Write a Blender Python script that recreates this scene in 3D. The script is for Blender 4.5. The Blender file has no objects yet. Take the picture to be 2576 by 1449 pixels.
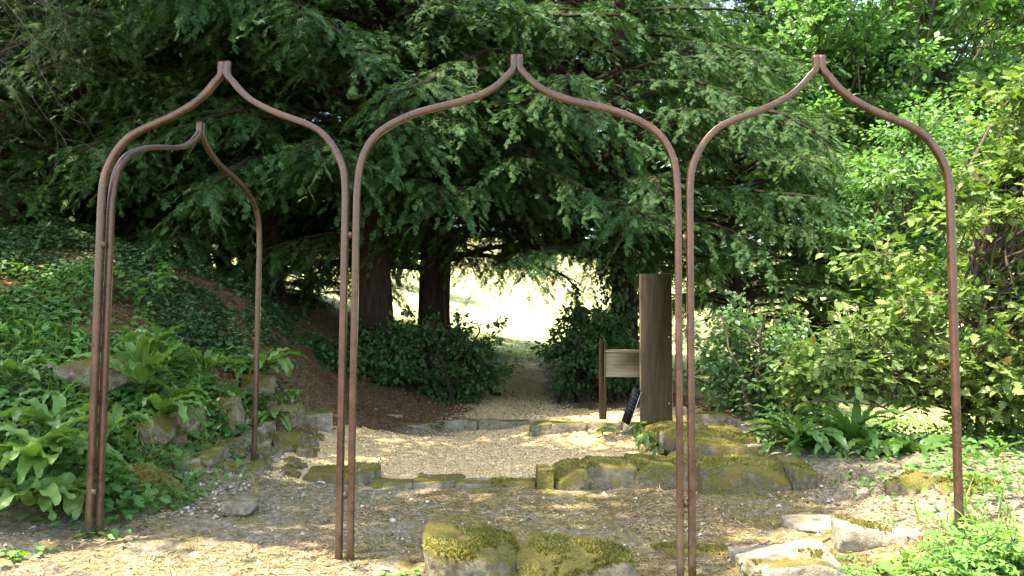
import bpy, math, random
import numpy as np
from mathutils import Matrix, Vector, noise

rng = np.random.default_rng(7)
random.seed(7)
SC = bpy.context.scene
COL = SC.collection
R = math.radians

# ------------------------------------------------------------------ camera
F_PX, CX, CY = 1932.0, 1288.0, 724.5
CAM = np.array([0.0, 0.0, 1.3])
cam_data = bpy.data.cameras.new("camera")
cam = bpy.data.objects.new("camera", cam_data)
COL.objects.link(cam)
cam_data.sensor_width = 36.0
cam_data.lens = 36.0 * F_PX / 2576.0
cam_data.clip_end = 2000
MR = Matrix.Rotation(R(90 + 3.44), 4, 'X') @ Matrix.Rotation(0.0065, 4, 'Z')
cam.matrix_world = Matrix.Translation(Vector(CAM)) @ MR
SC.camera = cam
RM = np.array(MR.to_3x3())


def ray(px, py):
    return RM @ np.array([(px - CX) / F_PX, (CY - py) / F_PX, -1.0])


def at(px, py, Y):
    """point of the place seen at that spot of the photo, Y metres ahead"""
    d = ray(px, py)
    return CAM + d * (Y / d[1])


# ------------------------------------------------------------------ terrain height
ctrl = [(-2, 2, 0), (.97, 4.34, -.07), (1.0, 4.0, -.07), (0, 1, -.02), (2, 2, 0), (0, 4.2, 0), (1, 4.5, 0), (1.6, 4.2, -.02), (-1, 4.4, .02), (-1, 5.5, .0), (0, 5.5, .0), (1, 5.6, .0), (2, 5.8, .0),
        (2.5, 6.0, .02), (2.55, 4.43, .2), (3.1, 4.3, .28), (2.9, 5.4, .28), (3.4, 6.2, .34), (2.0, 4.4, .03), (4.5, 4, .4), (4.2, 8, .22), (2.7, 7.6, .3),
        (-2.48, 4.65, .085), (-2.0, 4.9, .04), (-3.0, 4.7, .17), (-2.9, 5.3, .22), (-2.5, 5.2, .12), (-3.4, 4.0, .15), (-2.1, 5.6, .08), (-1.7, 6.0, .02), (-1.9, 6.6, .03),
        (-3.16, 6.2, .6), (-2.6, 6.4, .4), (-2.2, 6.6, .2), (-4.0, 6.5, 1.0), (-3.9, 7.5, 1.28), (-5.2, 8.5, 1.9), (-5, 5, .9), (-7, 7, 1.8),
        (-6.4, 10, 2.44), (-5.4, 10, 2.42), (-4.0, 10, 2.08), (-3.35, 10, 1.72), (-2.7, 12, 1.24), (-2.75, 9, 1.02), (-2.5, 9, .56), (-2.25, 8.8, .36), (-2.5, 7, .3), (-2.9, 7.8, .75),
        (-2.4, 12, .8), (-2.4, 11, .57), (-2.1, 10.3, .3), (0, 6.7, .04), (-1, 6.8, .04), (1.2, 7, .04), (0, 8.2, .05), (-1, 8.5, .05), (1.2, 8.3, .05), (.3, 9.0, .05), (.9, 8.95, .05), (1.45, 8.85, .06), (1.65, 8.2, .05), (0, 9.7, .06), (-1.2, 9.6, .08),
        (0, 10.4, .17), (.5, 9.6, .26), (1.5, 9.5, .29), (2.4, 9.3, .3), (0, 11.5, .22), (.2, 13, .24), (.3, 19, .72), (.3, 22, .96), (-2, 15, 1.0), (-5, 15, 2.2), (-8, 12, 2.6), (-8, 20, 3.0),
        (2, 14, .35), (4.0, 12, .3), (4.5, 15, .3), (6.3, 20, .39), (5.5, 10, .15), (7, 7, .2), (8, 12, .15), (12, 12, .1), (14, 25, .6),
        (0, 30, 1.35), (4.5, 45, 2.3), (0, 80, 9.3), (-10, 40, 5), (10, 45, 3), (-30, 60, 9), (30, 60, 5), (0, 140, 20), (-60, 140, 24), (60, 140, 16), (-20, 20, 4.5), (-20, 5, 3), (25, 5, 0), (0, -15, 0), (-20, -15, 1), (25, -15, 0),
        (-120, 60, 14), (120, 60, 8), (-120, 240, 30), (120, 240, 24), (0, 240, 28)]
CP = np.array(ctrl, float)


def _k(a, b):
    d = np.sqrt((a[:, None, 0] - b[None, :, 0]) ** 2 + (a[:, None, 1] - b[None, :, 1]) ** 2)
    return d


_A = _k(CP, CP) - np.eye(len(CP)) * 0.12
_n = len(CP)
_M = np.zeros((_n + 1, _n + 1))
_M[:_n, :_n] = _A
_M[:_n, _n] = 1
_M[_n, :_n] = 1
_W = np.linalg.solve(_M, np.append(CP[:, 2], 0))


def height(x, y):
    x = np.atleast_1d(np.asarray(x, float)); y = np.atleast_1d(np.asarray(y, float))
    out = np.empty(len(x))
    for i in range(0, len(x), 20000):
        q = np.stack([x[i:i + 20000], y[i:i + 20000]], 1)
        out[i:i + 20000] = _k(q, CP) @ _W[:_n] + _W[_n]
    # little bumps
    out += 0.012 * np.sin(x * 5.1 + 1.3 * np.sin(y * 3.7)) * np.cos(y * 4.3 + x)
    out += 0.006 * np.sin(x * 17.0 + y * 9) * np.sin(y * 21 - x * 6)
    out += .007 * np.sin(x * 38 + 2 * np.sin(y * 31)) * np.sin(y * 44 + 2.2 * np.sin(x * 27))
    return out


def h1(x, y):
    return float(height(x, y)[0])


def ground_at(px, py):
    """where the line of sight through that spot of the photo meets the ground"""
    d = ray(px, py)
    Ys = np.arange(3.4, 60, 0.03)
    P = CAM[None] + d[None] * (Ys / d[1])[:, None]
    below = P[:, 2] - height(P[:, 0], P[:, 1]) < 0
    i = int(np.argmax(below)) if below.any() else len(Ys) - 1
    return P[i]


# ------------------------------------------------------------------ mesh helpers
def link(o, parent=None):
    COL.objects.link(o)
    if parent is not None:
        o.parent = parent
    return o


def mesh_data(name, V, faces, mat, smooth=False, attr=None):
    """faces: list of integer arrays (n,k)"""
    me = bpy.data.meshes.new(name)
    V = np.asarray(V, np.float32)
    faces = [np.asarray(f, np.int32) for f in faces if len(f)]
    loops = np.concatenate([f.ravel() for f in faces])
    counts = np.concatenate([np.full(len(f), f.shape[1], np.int32) for f in faces])
    starts = np.concatenate([[0], np.cumsum(counts)[:-1]]).astype(np.int32)
    me.vertices.add(len(V)); me.vertices.foreach_set("co", V.ravel())
    me.loops.add(len(loops)); me.loops.foreach_set("vertex_index", loops)
    me.polygons.add(len(counts)); me.polygons.foreach_set("loop_start", starts)
    me.polygons.foreach_set("loop_total", counts)
    if smooth:
        me.polygons.foreach_set("use_smooth", np.ones(len(counts), bool))
    if attr:
        for k, v in attr.items():
            v = np.asarray(v, np.float32)
            if v.ndim == 1:
                a = me.attributes.new(k, 'FLOAT', 'POINT'); a.data.foreach_set("value", v)
            else:
                a = me.attributes.new(k, 'FLOAT_COLOR', 'POINT'); a.data.foreach_set("color", v.ravel())
    me.update(calc_edges=True)
    if mat is not None:
        me.materials.append(mat)
    return me


def mobj(name, V, faces, mat, parent=None, smooth=False, attr=None):
    return link(bpy.data.objects.new(name, mesh_data(name, V, faces, mat, smooth, attr)), parent)


def thing(name, label, cat, loc=(0, 0, 0), group=None):
    o = bpy.data.objects.new(name, None); link(o)
    o.location = loc; o.empty_display_size = .1
    o["label"] = label; o["category"] = cat
    if group: o["group"] = group
    return o


def tag(o, label, cat, group=None):
    o["label"] = label; o["category"] = cat
    if group: o["group"] = group
    return o


class Geo:
    """collects pieces into one mesh"""
    def __init__(s):
        s.V = []; s.F = {}; s.n = 0; s.A = []

    def add(s, V, faces, a=None):
        V = np.asarray(V, float)
        for f in faces:
            f = np.asarray(f, int)
            if len(f): s.F.setdefault(f.shape[1], []).append(f + s.n)
        s.V.append(V); s.n += len(V)
        s.A.append(np.zeros(len(V)) if a is None else (np.full(len(V), a) if np.isscalar(a) else np.asarray(a)))

    def build(s, name, mat, parent=None, smooth=False, origin=None):
        V = np.concatenate(s.V)
        if origin is not None: V = V - np.asarray(origin)
        return mobj(name, V, [np.concatenate(f) for f in s.F.values()], mat, parent, smooth, {'v': np.concatenate(s.A)})


def unit(a):
    a = np.asarray(a, float)
    return a / np.maximum(np.linalg.norm(a, axis=-1, keepdims=True), 1e-9)


def tube(P, rad, n=6, cap=True):
    P = np.asarray(P, float); m = len(P)
    rad = np.broadcast_to(np.asarray(rad, float), (m,))
    T = unit(np.gradient(P, axis=0))
    up = np.array([0.03, 0.02, 1.0]) if abs(T[0][2]) < .9 else np.array([0, 1.0, 0.02])
    V = []
    ang = np.arange(n) / n * 2 * math.pi
    for i in range(m):
        x = unit(np.cross(T[i], up)); y = np.cross(x, T[i]); up = y
        V.append(P[i] + rad[i] * (np.cos(ang)[:, None] * x + np.sin(ang)[:, None] * y))
    V = np.concatenate(V)
    F = []
    for i in range(m - 1):
        for j in range(n):
            k = (j + 1) % n
            F.append((i * n + j, i * n + k, (i + 1) * n + k, (i + 1) * n + j))
    fs = [np.array(F)]
    if cap: fs.append(np.array([list(range((m - 1) * n, m * n))]))
    return V, fs


def scatter(P, D, N, S, tmpl, a=None, sx=None):
    """copies of a leaf template: P points, D along, N facing, S size. returns V,faces,attr"""
    TV, TF = tmpl
    TV = np.asarray(TV, float)
    D = unit(D); X = unit(np.cross(D, N)); Z = np.cross(X, D)
    S = np.broadcast_to(np.asarray(S, float), (len(P),))
    SX = S if sx is None else S * sx
    V = (P[:, None] + (TV[None, :, 0] * SX[:, None])[..., None] * X[:, None] + (TV[None, :, 1] * S[:, None])[..., None] * D[:, None]
         + (TV[None, :, 2] * S[:, None])[..., None] * Z[:, None])
    k = len(TV)
    off = (np.arange(len(P)) * k)[:, None, None]
    F = [(np.asarray(f)[None] + off).reshape(-1, np.asarray(f).shape[1]) for f in TF]
    A = np.repeat(np.zeros(len(P)) if a is None else a, k)
    return V.reshape(-1, 3), F, A


# leaf templates (x across, y along, z up), unit length
T_KITE = ([(0, 0, 0), (-.3, .45, .09), (0, 1, -.05), (.3, .45, .09), (0, .5, 0)], [[(0, 4, 2, 1), (0, 3, 2, 4)]])
T_OVATE = ([(0, 0, 0), (-.27, .25, .07), (-.33, .5, .08), (-.17, .8, .02), (0, 1.05, -.1), (.17, .8, .02), (.33, .5, .08), (.27, .25, .07), (0, .3, 0), (0, .65, -.02)],
           [[(0, 8, 2, 1), (8, 9, 3, 2), (0, 7, 6, 8), (8, 6, 5, 9)], [(9, 4, 3), (9, 5, 4)]])
T_LANCE = ([(0, 0, 0), (-.09, .3, .03), (-.1, .6, .0), (0, 1, -.12), (.1, .6, .0), (.09, .3, .03)], [[(0, 5, 4, 1), (1, 4, 3, 2)]])


def lobed(n=5, depth=.45, w=.5, seed=0):
    """leaf with rounded lobes, oak or maple like"""
    r = np.random.default_rng(seed)
    L = [(0, 0, 0)]
    side = []
    for i in range(n):
        t = (i + .5) / n
        ww = w * math.sin(math.pi * min(1, .25 + .72 * t)) * (1 + .1 * r.standard_normal())
        side.append((ww, t * .95 + .02, .03))
        side.append((ww * (1 - depth), (i + 1) / n * .95, .0))
    left = [(-x, y, z) for x, y, z in side]
    mid = [(0, .33, -.02), (0, .66, -.02)]
    V = [(0, 0, 0)] + side + [(0, 1.05, -.06)] + left[::-1] + [(0, .5, -.03)]
    m = len(V) - 1
    F = [(m, i, i + 1) for i in range(m - 1)] + [(m, m - 1, 0)]
    return (V, [F])


T_OAK = lobed(4, .42, .36, 1)
T_MAPLE = lobed(3, .5, .6, 2)


def yew_spray(seed, n=6):
    r = np.random.default_rng(seed)
    V = []; F = []

    def rib(a, b, w, zb):
        a = np.array(a, float); b = np.array(b, float)
        d = b - a; s = np.array([d[1], -d[0], 0]); s = s / (np.linalg.norm(s) + 1e-6) * w
        m = a + d * .45
        k = len(V)
        V.extend([tuple(a), tuple(m - s + [0, 0, -w * .5]), tuple(b), tuple(m + s + [0, 0, -w * .5])])
        F.append((k, k + 1, k + 2, k + 3))
    z = lambda t: -.22 * t * t
    for i in range(3):
        t0, t1 = i / 3 - .03, (i + 1) / 3 + .03
        rib((0, t0, z(t0)), (0, t1, z(t1)), .042, 0)
    for i in range(n):
        t = .1 + .8 * i / n
        for s in (-1, 1):
            tt = t + r.uniform(-.05, .05)
            L = (.42 - .25 * t) * r.uniform(.7, 1.25)
            an = R(r.uniform(38, 60))
            e = (s * L * math.sin(an), tt + L * math.cos(an), z(tt) - L * r.uniform(.0, .5))
            rib((0, tt, z(tt)), e, .04, 0)
            if L > .25:
                m = (s * L * .5 * math.sin(an), tt + L * .5 * math.cos(an), z(tt) - L * .1)
                e2 = (m[0] + s * L * .2, m[1] + L * .45, m[2] - .05)
                rib(m, e2, .032, 0)
    return (V, [F])


YEW_T = [yew_spray(i, 5) for i in range(3)]


# ------------------------------------------------------------------ materials
def new_mat(name):
    m = bpy.data.materials.new(name); m.use_nodes = True
    nt = m.node_tree; nt.nodes.clear()
    return m, nt


class NB:
    def __init__(s, nt): s.nt = nt; s._pos = None
    def n(s, t, **k):
        x = s.nt.nodes.new(t)
        for a, b in k.items(): setattr(x, a, b)
        return x
    def l(s, a, b): s.nt.links.new(a, b)
    def noise(s, scale, detail=6, rough=.6, vec=None, dist=0):
        x = s.n('ShaderNodeTexNoise'); x.inputs['Scale'].default_value = scale
        x.inputs['Detail'].default_value = detail; x.inputs['Roughness'].default_value = rough; x.inputs['Distortion'].default_value = dist
        if vec is not None: s.l(vec, x.inputs['Vector'])
        return x.outputs['Fac']
    def ramp(s, fac, stops, interp='LINEAR'):
        x = s.n('ShaderNodeValToRGB'); cr = x.color_ramp; cr.interpolation = interp
        while len(cr.elements) < len(stops): cr.elements.new(.5)
        for e, (p, c) in zip(cr.elements, stops):
            e.position = p; e.color = (*c, 1) if len(c) == 3 else c
        s.l(fac, x.inputs[0]); return x.outputs[0]
    def mix(s, f, a, b, mode='MIX'):
        x = s.n('ShaderNodeMix', data_type='RGBA', blend_type=mode)
        for v, i in ((f, 0), (a, 6), (b, 7)):
            if isinstance(v, (int, float)): x.inputs[i].default_value = v
            elif isinstance(v, tuple): x.inputs[i].default_value = (*v, 1)
            else: s.l(v, x.inputs[i])
        return x.outputs[2]
    def math(s, op, a, b=0, clamp=False):
        x = s.n('ShaderNodeMath', operation=op, use_clamp=clamp)
        for v, i in ((a, 0), (b, 1)):
            if isinstance(v, (int, float)): x.inputs[i].default_value = v
            else: s.l(v, x.inputs[i])
        return x.outputs[0]
    def step(s, v, lo, hi):
        x = s.n('ShaderNodeMapRange'); x.inputs[1].default_value = lo; x.inputs[2].default_value = hi
        s.l(v, x.inputs[0]); return x.outputs[0]
    def attr(s, name, out='Fac'):
        x = s.n('ShaderNodeAttribute', attribute_name=name); return x.outputs[out]
    def obj(s): return s.n('ShaderNodeTexCoord').outputs['Object']
    def pos(s): return s.n('ShaderNodeNewGeometry').outputs['Position']
    def bump(s, h, strength=.5, dist=.02):
        x = s.n('ShaderNodeBump'); x.inputs['Strength'].default_value = strength; x.inputs['Distance'].default_value = dist
        s.l(h, x.inputs['Height']); return x.outputs[0]
    def out(s, sh):
        o = s.n('ShaderNodeOutputMaterial'); s.l(sh, o.inputs['Surface'])
    def pbr(s, col, rough=.7, normal=None, spec=.3, metal=0):
        p = s.n('ShaderNodeBsdfPrincipled')
        if isinstance(col, tuple): p.inputs['Base Color'].default_value = (*col, 1)
        else: s.l(col, p.inputs['Base Color'])
        if isinstance(rough, (int, float)): p.inputs['Roughness'].default_value = rough
        else: s.l(rough, p.inputs['Roughness'])
        p.inputs['Specular IOR Level'].default_value = spec
        p.inputs['Metallic'].default_value = metal
        if normal is not None: s.l(normal, p.inputs['Normal'])
        return p.outputs[0]


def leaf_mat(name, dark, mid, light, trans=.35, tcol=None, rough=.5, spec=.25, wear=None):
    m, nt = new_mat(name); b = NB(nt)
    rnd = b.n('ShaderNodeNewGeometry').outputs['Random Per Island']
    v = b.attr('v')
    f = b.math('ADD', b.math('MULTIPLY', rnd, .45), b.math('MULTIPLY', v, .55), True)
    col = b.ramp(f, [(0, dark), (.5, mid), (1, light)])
    if wear: col = b.mix(b.step(rnd, .985, .99), col, wear)
    sh = b.pbr(col, rough, None, spec)
    t = b.n('ShaderNodeBsdfTranslucent')
    tc = b.mix(1.0, col, tcol or (1.3, 1.5, .5), 'MULTIPLY')
    b.l(tc, t.inputs[0])
    ms = b.n('ShaderNodeMixShader'); ms.inputs[0].default_value = trans
    b.l(sh, ms.inputs[1]); b.l(t.outputs[0], ms.inputs[2])
    b.out(ms.outputs[0])
    return m


M = {}
M['yew'] = leaf_mat('yew_needles', (.019, .05, .017), (.038, .095, .031), (.085, .17, .063), .24, rough=.6, spec=.16)
M['yew2'] = leaf_mat('cypress_needles', (.038, .083, .026), (.072, .142, .044), (.13, .21, .075), .32, rough=.6, spec=.15)
M['hazel'] = leaf_mat('hazel_leaves', (.055, .135, .04), (.115, .23, .08), (.21, .33, .15), .45, tcol=(1.0, 1.35, .6), rough=.38, spec=.5)
M['oak'] = leaf_mat('oak_leaves', (.07, .135, .035), (.125, .205, .055), (.24, .32, .10), .38, tcol=(1.15, 1.35, .6), wear=(.3, .16, .06))
M['shrub'] = leaf_mat('shrub_leaves', (.03, .075, .026), (.05, .11, .04), (.08, .16, .055), .3)
M['shrub2'] = leaf_mat('pale_shrub_leaves', (.05, .11, .045), (.08, .16, .065), (.12, .22, .09), .35)
M['far'] = leaf_mat('far_leaves', (.05, .12, .02), (.10, .2, .035), (.18, .3, .06), .42)
M['fardark'] = leaf_mat('far_needles', (.035, .06, .02), (.06, .095, .03), (.1, .14, .045), .25)
M['fern'] = leaf_mat('fern_fronds', (.07, .15, .035), (.115, .215, .055), (.2, .31, .09), .35, rough=.32, spec=.4)
M['ferndark'] = leaf_mat('dark_fern_fronds', (.045, .11, .03), (.07, .16, .04), (.12, .22, .05), .3, rough=.35, spec=.5)
M['herb'] = leaf_mat('herb_leaves', (.045, .12, .03), (.075, .18, .045), (.14, .27, .07), .35, wear=(.3, .28, .08))
M['nettle'] = leaf_mat('nettle_leaves', (.07, .18, .04), (.12, .26, .07), (.2, .36, .11), .38)
M['ivy'] = leaf_mat('ivy_leaves', (.02, .048, .02), (.035, .08, .03), (.06, .12, .045), .15, rough=.55, spec=.2)
M['grass'] = leaf_mat('grass_blades', (.09, .17, .04), (.16, .26, .06), (.28, .36, .11), .3)
M['straw'] = leaf_mat('dry_stems', (.16, .1, .05), (.3, .21, .11), (.5, .4, .24), .15, tcol=(1, .9, .7))
M['litter'] = leaf_mat('litter', (.07, .035, .018), (.17, .095, .05), (.36, .25, .15), .05, tcol=(1, .8, .6), rough=.8)
M['mosstuft'] = leaf_mat('moss_tufts', (.08, .075, .02), (.185, .175, .045), (.4, .35, .14), .25, rough=.8, spec=.1)
M['petal'] = leaf_mat('pink_petals', (.4, .05, .3), (.5, .08, .36), (.6, .15, .45), .3, tcol=(1, .5, .9))


def bark(name, a, b_, sc=1):
    m, nt = new_mat(name); b = NB(nt)
    mp = b.n('ShaderNodeMapping'); mp.inputs['Scale'].default_value = (9 * sc, 9 * sc, 1.6 * sc)
    b.l(b.obj(), mp.inputs[0])
    n1 = b.noise(1.6, 8, .65, mp.outputs[0], .6)
    col = b.ramp(n1, [(.3, a), (.7, b_)])
    b.out(b.pbr(col, .9, b.bump(n1, .9, .05), .1)); return m


M['bark'] = bark('yew_bark', (.012, .008, .006), (.045, .028, .02))
M['limb'] = bark('yew_limb_bark', (.014, .01, .008), (.045, .032, .024))
M['bark2'] = bark('grey_bark', (.05, .045, .035), (.16, .14, .11))
M['twig'] = bark('twig_bark', (.06, .045, .035), (.2, .16, .13), 4)
M['palewood'] = bark('bleached_wood', (.4, .36, .3), (.75, .7, .62), 4)

# rusty steel
m, nt = new_mat('rusty_steel'); b = NB(nt); M['rust'] = m
p_ = b.obj()
n1 = b.noise(9, 9, .75, p_); n2 = b.noise(160, 3, .6, p_)
c = b.ramp(n1, [(.32, (.03, .016, .011)), (.5, (.062, .030, .020)), (.68, (.1, .047, .027))])
c = b.mix(b.step(n2, .55, .75), c, (.145, .088, .066))
zz = b.n('ShaderNodeSeparateXYZ'); b.l(b.pos(), zz.inputs[0])
dirt = b.math('MULTIPLY', b.step(zz.outputs[2], .5, .05), b.step(n1, .35, .6))
c = b.mix(b.math('MULTIPLY', dirt, .7), c, (.13, .1, .07))
b.out(b.pbr(c, b.step(n1, 0, 1.6), b.bump(n2, .15, .002), .45, .15))

# weathered timber
def wood(name, a, c2, sc=(14, 14, .9), spec=.2):
    m, nt = new_mat(name); b = NB(nt)
    mp = b.n('ShaderNodeMapping'); mp.inputs['Scale'].default_value = sc
    b.l(b.obj(), mp.inputs[0])
    n1 = b.noise(2.2, 9, .62, mp.outputs[0], .4); n2 = b.noise(3.0, 3, .5, b.obj())
    col = b.ramp(n1, [(.3, a), (.72, c2)])
    col = b.mix(b.math('MULTIPLY', b.step(n2, .45, .75), .35), col, (a[0] * 1.3, a[1] * 1.35, a[2] * .9))
    b.out(b.pbr(col, .8, b.bump(n1, .3, .006), spec)); return m
M['board'] = wood('weathered_board', (.04, .029, .018), (.105, .08, .051))
M['panelwood'] = wood('panel_board', (.17, .145, .1), (.3, .26, .19), (1.2, 12, 12))
M['seam'] = wood('board_seam', (.06, .045, .03), (.08, .06, .04))
m, nt = new_mat('slate_black'); b = NB(nt); M['slate'] = m
b.out(b.pbr(b.ramp(b.noise(14, 5, .6, b.obj()), [(.3, (.008, .009, .011)), (.7, (.02, .021, .024))]), .8, None, .1))
m, nt = new_mat('chalk'); b = NB(nt); M['chalk'] = m
b.out(b.pbr(b.ramp(b.noise(120, 2, .5, b.obj()), [(.35, (.14, .15, .16)), (.7, (.5, .5, .5))]), .9, None, .1))
m, nt = new_mat('galvanised_plate'); b = NB(nt); M['plate'] = m
b.out(b.pbr(b.ramp(b.noise(30, 4, .6, b.obj()), [(.3, (.3, .3, .32)), (.7, (.5, .5, .5))]), .5, None, .4))


def stone_mat(name, base, pale, dark, moss=.5, mossc=((.065, .06, .016), (.17, .155, .045))):
    m, nt = new_mat(name); b = NB(nt)
    p = b.pos()
    n1 = b.noise(5, 8, .65, p); n2 = b.noise(22, 7, .7, p); n3 = b.noise(90, 4, .6, p); n4 = b.noise(2.6, 6, .6, p, .5)
    col = b.ramp(n2, [(.28, dark), (.5, base), (.72, pale)])
    col = b.mix(b.math('MULTIPLY', b.step(n1, .5, .66), .6), col, pale)
    vor = b.n('ShaderNodeTexVoronoi'); vor.inputs['Scale'].default_value = 34; b.l(p, vor.inputs['Vector'])
    col = b.mix(b.math('MULTIPLY', b.step(vor.outputs['Distance'], .16, .1), b.math('MULTIPLY', b.step(n4, .48, .6), .6)), col, (.52, .52, .46))
    nz = b.n('ShaderNodeSeparateXYZ'); b.l(b.n('ShaderNodeNewGeometry').outputs['Normal'], nz.inputs[0])
    mk = b.math('ADD', b.math('ADD', b.math('MULTIPLY', nz.outputs[2], .42), b.math('MULTIPLY', n4, 1.25)), b.math('MULTIPLY', n2, .55))
    mk = b.step(mk, 1.62 - moss * .8, 1.78 - moss * .8)
    mc = b.ramp(n3, [(.3, mossc[0]), (.7, mossc[1])])
    mc = b.mix(b.math('MULTIPLY', b.step(n1, .5, .7), .6), mc, (.2, .125, .045))
    col = b.mix(mk, col, mc)
    hh = b.math('ADD', b.math('MULTIPLY', n2, 1.0), b.math('MULTIPLY', n3, .35))
    b.out(b.pbr(col, .92, b.bump(hh, .8, .03), .12)); return m


M['stone'] = stone_mat('grey_stone', (.19, .168, .125), (.34, .31, .24), (.07, .06, .04), .6)
M['mossy'] = stone_mat('mossy_stone', (.15, .128, .086), (.34, .31, .235), (.055, .048, .034), .82)
M['wallmoss'] = stone_mat('mossy_wall_stone', (.13, .115, .08), (.27, .25, .2), (.045, .04, .026), .98)
M['wall'] = stone_mat('wall_stone', (.16, .145, .105), (.27, .25, .2), (.06, .052, .035), .7)
M['pale'] = stone_mat('pale_stone', (.27, .24, .185), (.44, .41, .34), (.12, .1, .07), .5)

# ground
m, nt = new_mat('ground_soil'); b = NB(nt); M['ground'] = m
p = b.pos()
n1 = b.noise(1.3, 8, .62, p); n2 = b.noise(9, 8, .7, p); n3 = b.noise(70, 6, .7, p); n4 = b.noise(3.4, 6, .65, p, .6)
n5 = b.noise(26, 5, .75, p)
soil = b.ramp(n5, [(.34, (.055, .045, .032)), (.5, (.155, .132, .096)), (.64, (.32, .285, .22))])
soil = b.mix(b.math('MULTIPLY', b.step(n3, .5, .7), .6), soil, (.35, .315, .25))
soil = b.mix(b.math('MULTIPLY', b.step(n4, .45, .65), .5), soil, b.ramp(n3, [(.3, (.12, .102, .077)), (.7, (.37, .33, .26))]))
sep = b.n('ShaderNodeSeparateColor'); b.l(b.attr('zone', 'Color'), sep.inputs[0])
def blend(z): return b.step(b.math('ADD', z, b.math('MULTIPLY', b.math('SUBTRACT', n2, .5), .9)), .4, .62)
litter = b.ramp(b.noise(30, 5, .75, p), [(.34, (.03, .018, .011)), (.5, (.095, .055, .03)), (.66, (.25, .16, .085))])
grav = b.ramp(n3, [(.26, (.2, .13, .06)), (.5, (.5, .36, .18)), (.7, (.7, .55, .32))])
grass = b.ramp(n2, [(.3, (.25, .27, .11)), (.55, (.37, .385, .18)), (.75, (.5, .48, .27))])
mossg = b.ramp(b.noise(20, 6, .8, p), [(.34, (.06, .05, .016)), (.5, (.15, .12, .04)), (.66, (.32, .25, .12))])
c = b.mix(b.math('MULTIPLY', blend(sep.outputs[2]), b.math('MULTIPLY', b.step(n4, .38, .52), .85)), soil, mossg)
c = b.mix(blend(sep.outputs[0]), c, grav)
inv = b.attr('zone', 'Alpha')
c = b.mix(blend(inv), c, litter)
c = b.mix(blend(sep.outputs[1]), c, grass)
vor = b.n('ShaderNodeTexVoronoi'); vor.inputs['Scale'].default_value = 45; b.l(p, vor.inputs['Vector'])
hh = b.math('ADD', b.math('MULTIPLY', n3, 1.0), b.math('MULTIPLY', vor.outputs['Distance'], .5))
b.out(b.pbr(c, .95, b.bump(hh, .7, .02), .1))

m, nt = new_mat('gravel_chips'); b = NB(nt); M['gravel'] = m
rnd = b.n('ShaderNodeNewGeometry').outputs['Random Per Island']
c = b.ramp(rnd, [(0, (.2, .12, .05)), (.2, (.45, .31, .14)), (.6, (.6, .44, .22)), (1, (.8, .68, .46))])
b.out(b.pbr(c, .85, None, .15))
m, nt = new_mat('stone_chips'); b = NB(nt); M['chips'] = m
rnd = b.n('ShaderNodeNewGeometry').outputs['Random Per Island']
c = b.ramp(rnd, [(0, (.09, .075, .06)), (.4, (.24, .2, .16)), (.8, (.38, .34, .27)), (1, (.58, .54, .46))])
b.out(b.pbr(c, .85, None, .15))

# ------------------------------------------------------------------ ground sheet
def axis(parts):
    out = []
    for a, c_, s in parts: out.append(np.arange(a, c_, s))
    return np.unique(np.round(np.concatenate(out), 4))


def inpoly(x, y, poly):
    inside = np.zeros(len(x), bool); n = len(poly); j = n - 1
    for i in range(n):
        xi, yi = poly[i]; xj, yj = poly[j]
        c_ = ((yi > y) != (yj > y)) & (x < (xj - xi) * (y - yi) / (yj - yi + 1e-12) + xi)
        inside ^= c_; j = i
    return inside


basin = [tuple(ground_at(px, py)[:2]) for px, py in ((655, 1200), (940, 1205), (1350, 1205), (1400, 1165), (1720, 1165), (1590, 1085), (1340, 1095), (1330, 1076), (905, 1072), (850, 1072), (800, 1100), (740, 1135))]
xs = axis([(-200, -20, 12), (-20, -8, 1.0), (-8, -4.6, .2), (-4.6, 4.2, .045), (4.2, 9, .2), (9, 24, 1.0), (24, 200, 12)])
ys = axis([(-20, 3, 1.5), (3, 10.8, .045), (10.8, 20, .2), (20, 40, 1), (40, 300, 10)])
XX, YY = np.meshgrid(xs, ys)
x = XX.ravel(); y = YY.ravel(); z = height(x, y)
fine = (np.abs(x) < 5) & (y > 3) & (y < 11)
z[fine] += rng.normal(0, .0045, fine.sum())
nx, ny = len(xs), len(ys)
I = np.arange(nx * ny).reshape(ny, nx)
Fq = np.stack([I[:-1, :-1].ravel(), I[:-1, 1:].ravel(), I[1:, 1:].ravel(), I[1:, :-1].ravel()], 1)


def smooth01(v, a, c_): return np.clip((v - a) / (c_ - a), 0, 1)


def gravel_zone(x, y):
    x = x + .05 * np.sin(y * 23 + 3 * np.sin(x * 11)) + .04 * np.sin(y * 61); y = y + .05 * np.sin(x * 19 + 2 * np.sin(y * 13))
    g = inpoly(x, y, basin).astype(float)
    # worn path through the gap between the bushes
    w = .75 + .35 * np.clip((11.5 - y) / 2, 0, 2)
    cxp = .2 + .15 * np.sin(y * .4)
    g = np.maximum(g, (y > 9.3) * (y < 19) * np.clip(1.25 - np.abs(x - cxp) / w, 0, 1) * np.clip(1.3 - (y - 10) / 10, 0, 1))
    g = np.maximum(g, ((x > -.2) & (x < 2.6) & (y > 9.1) & (y < 11)) * .8)
    return g


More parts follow.
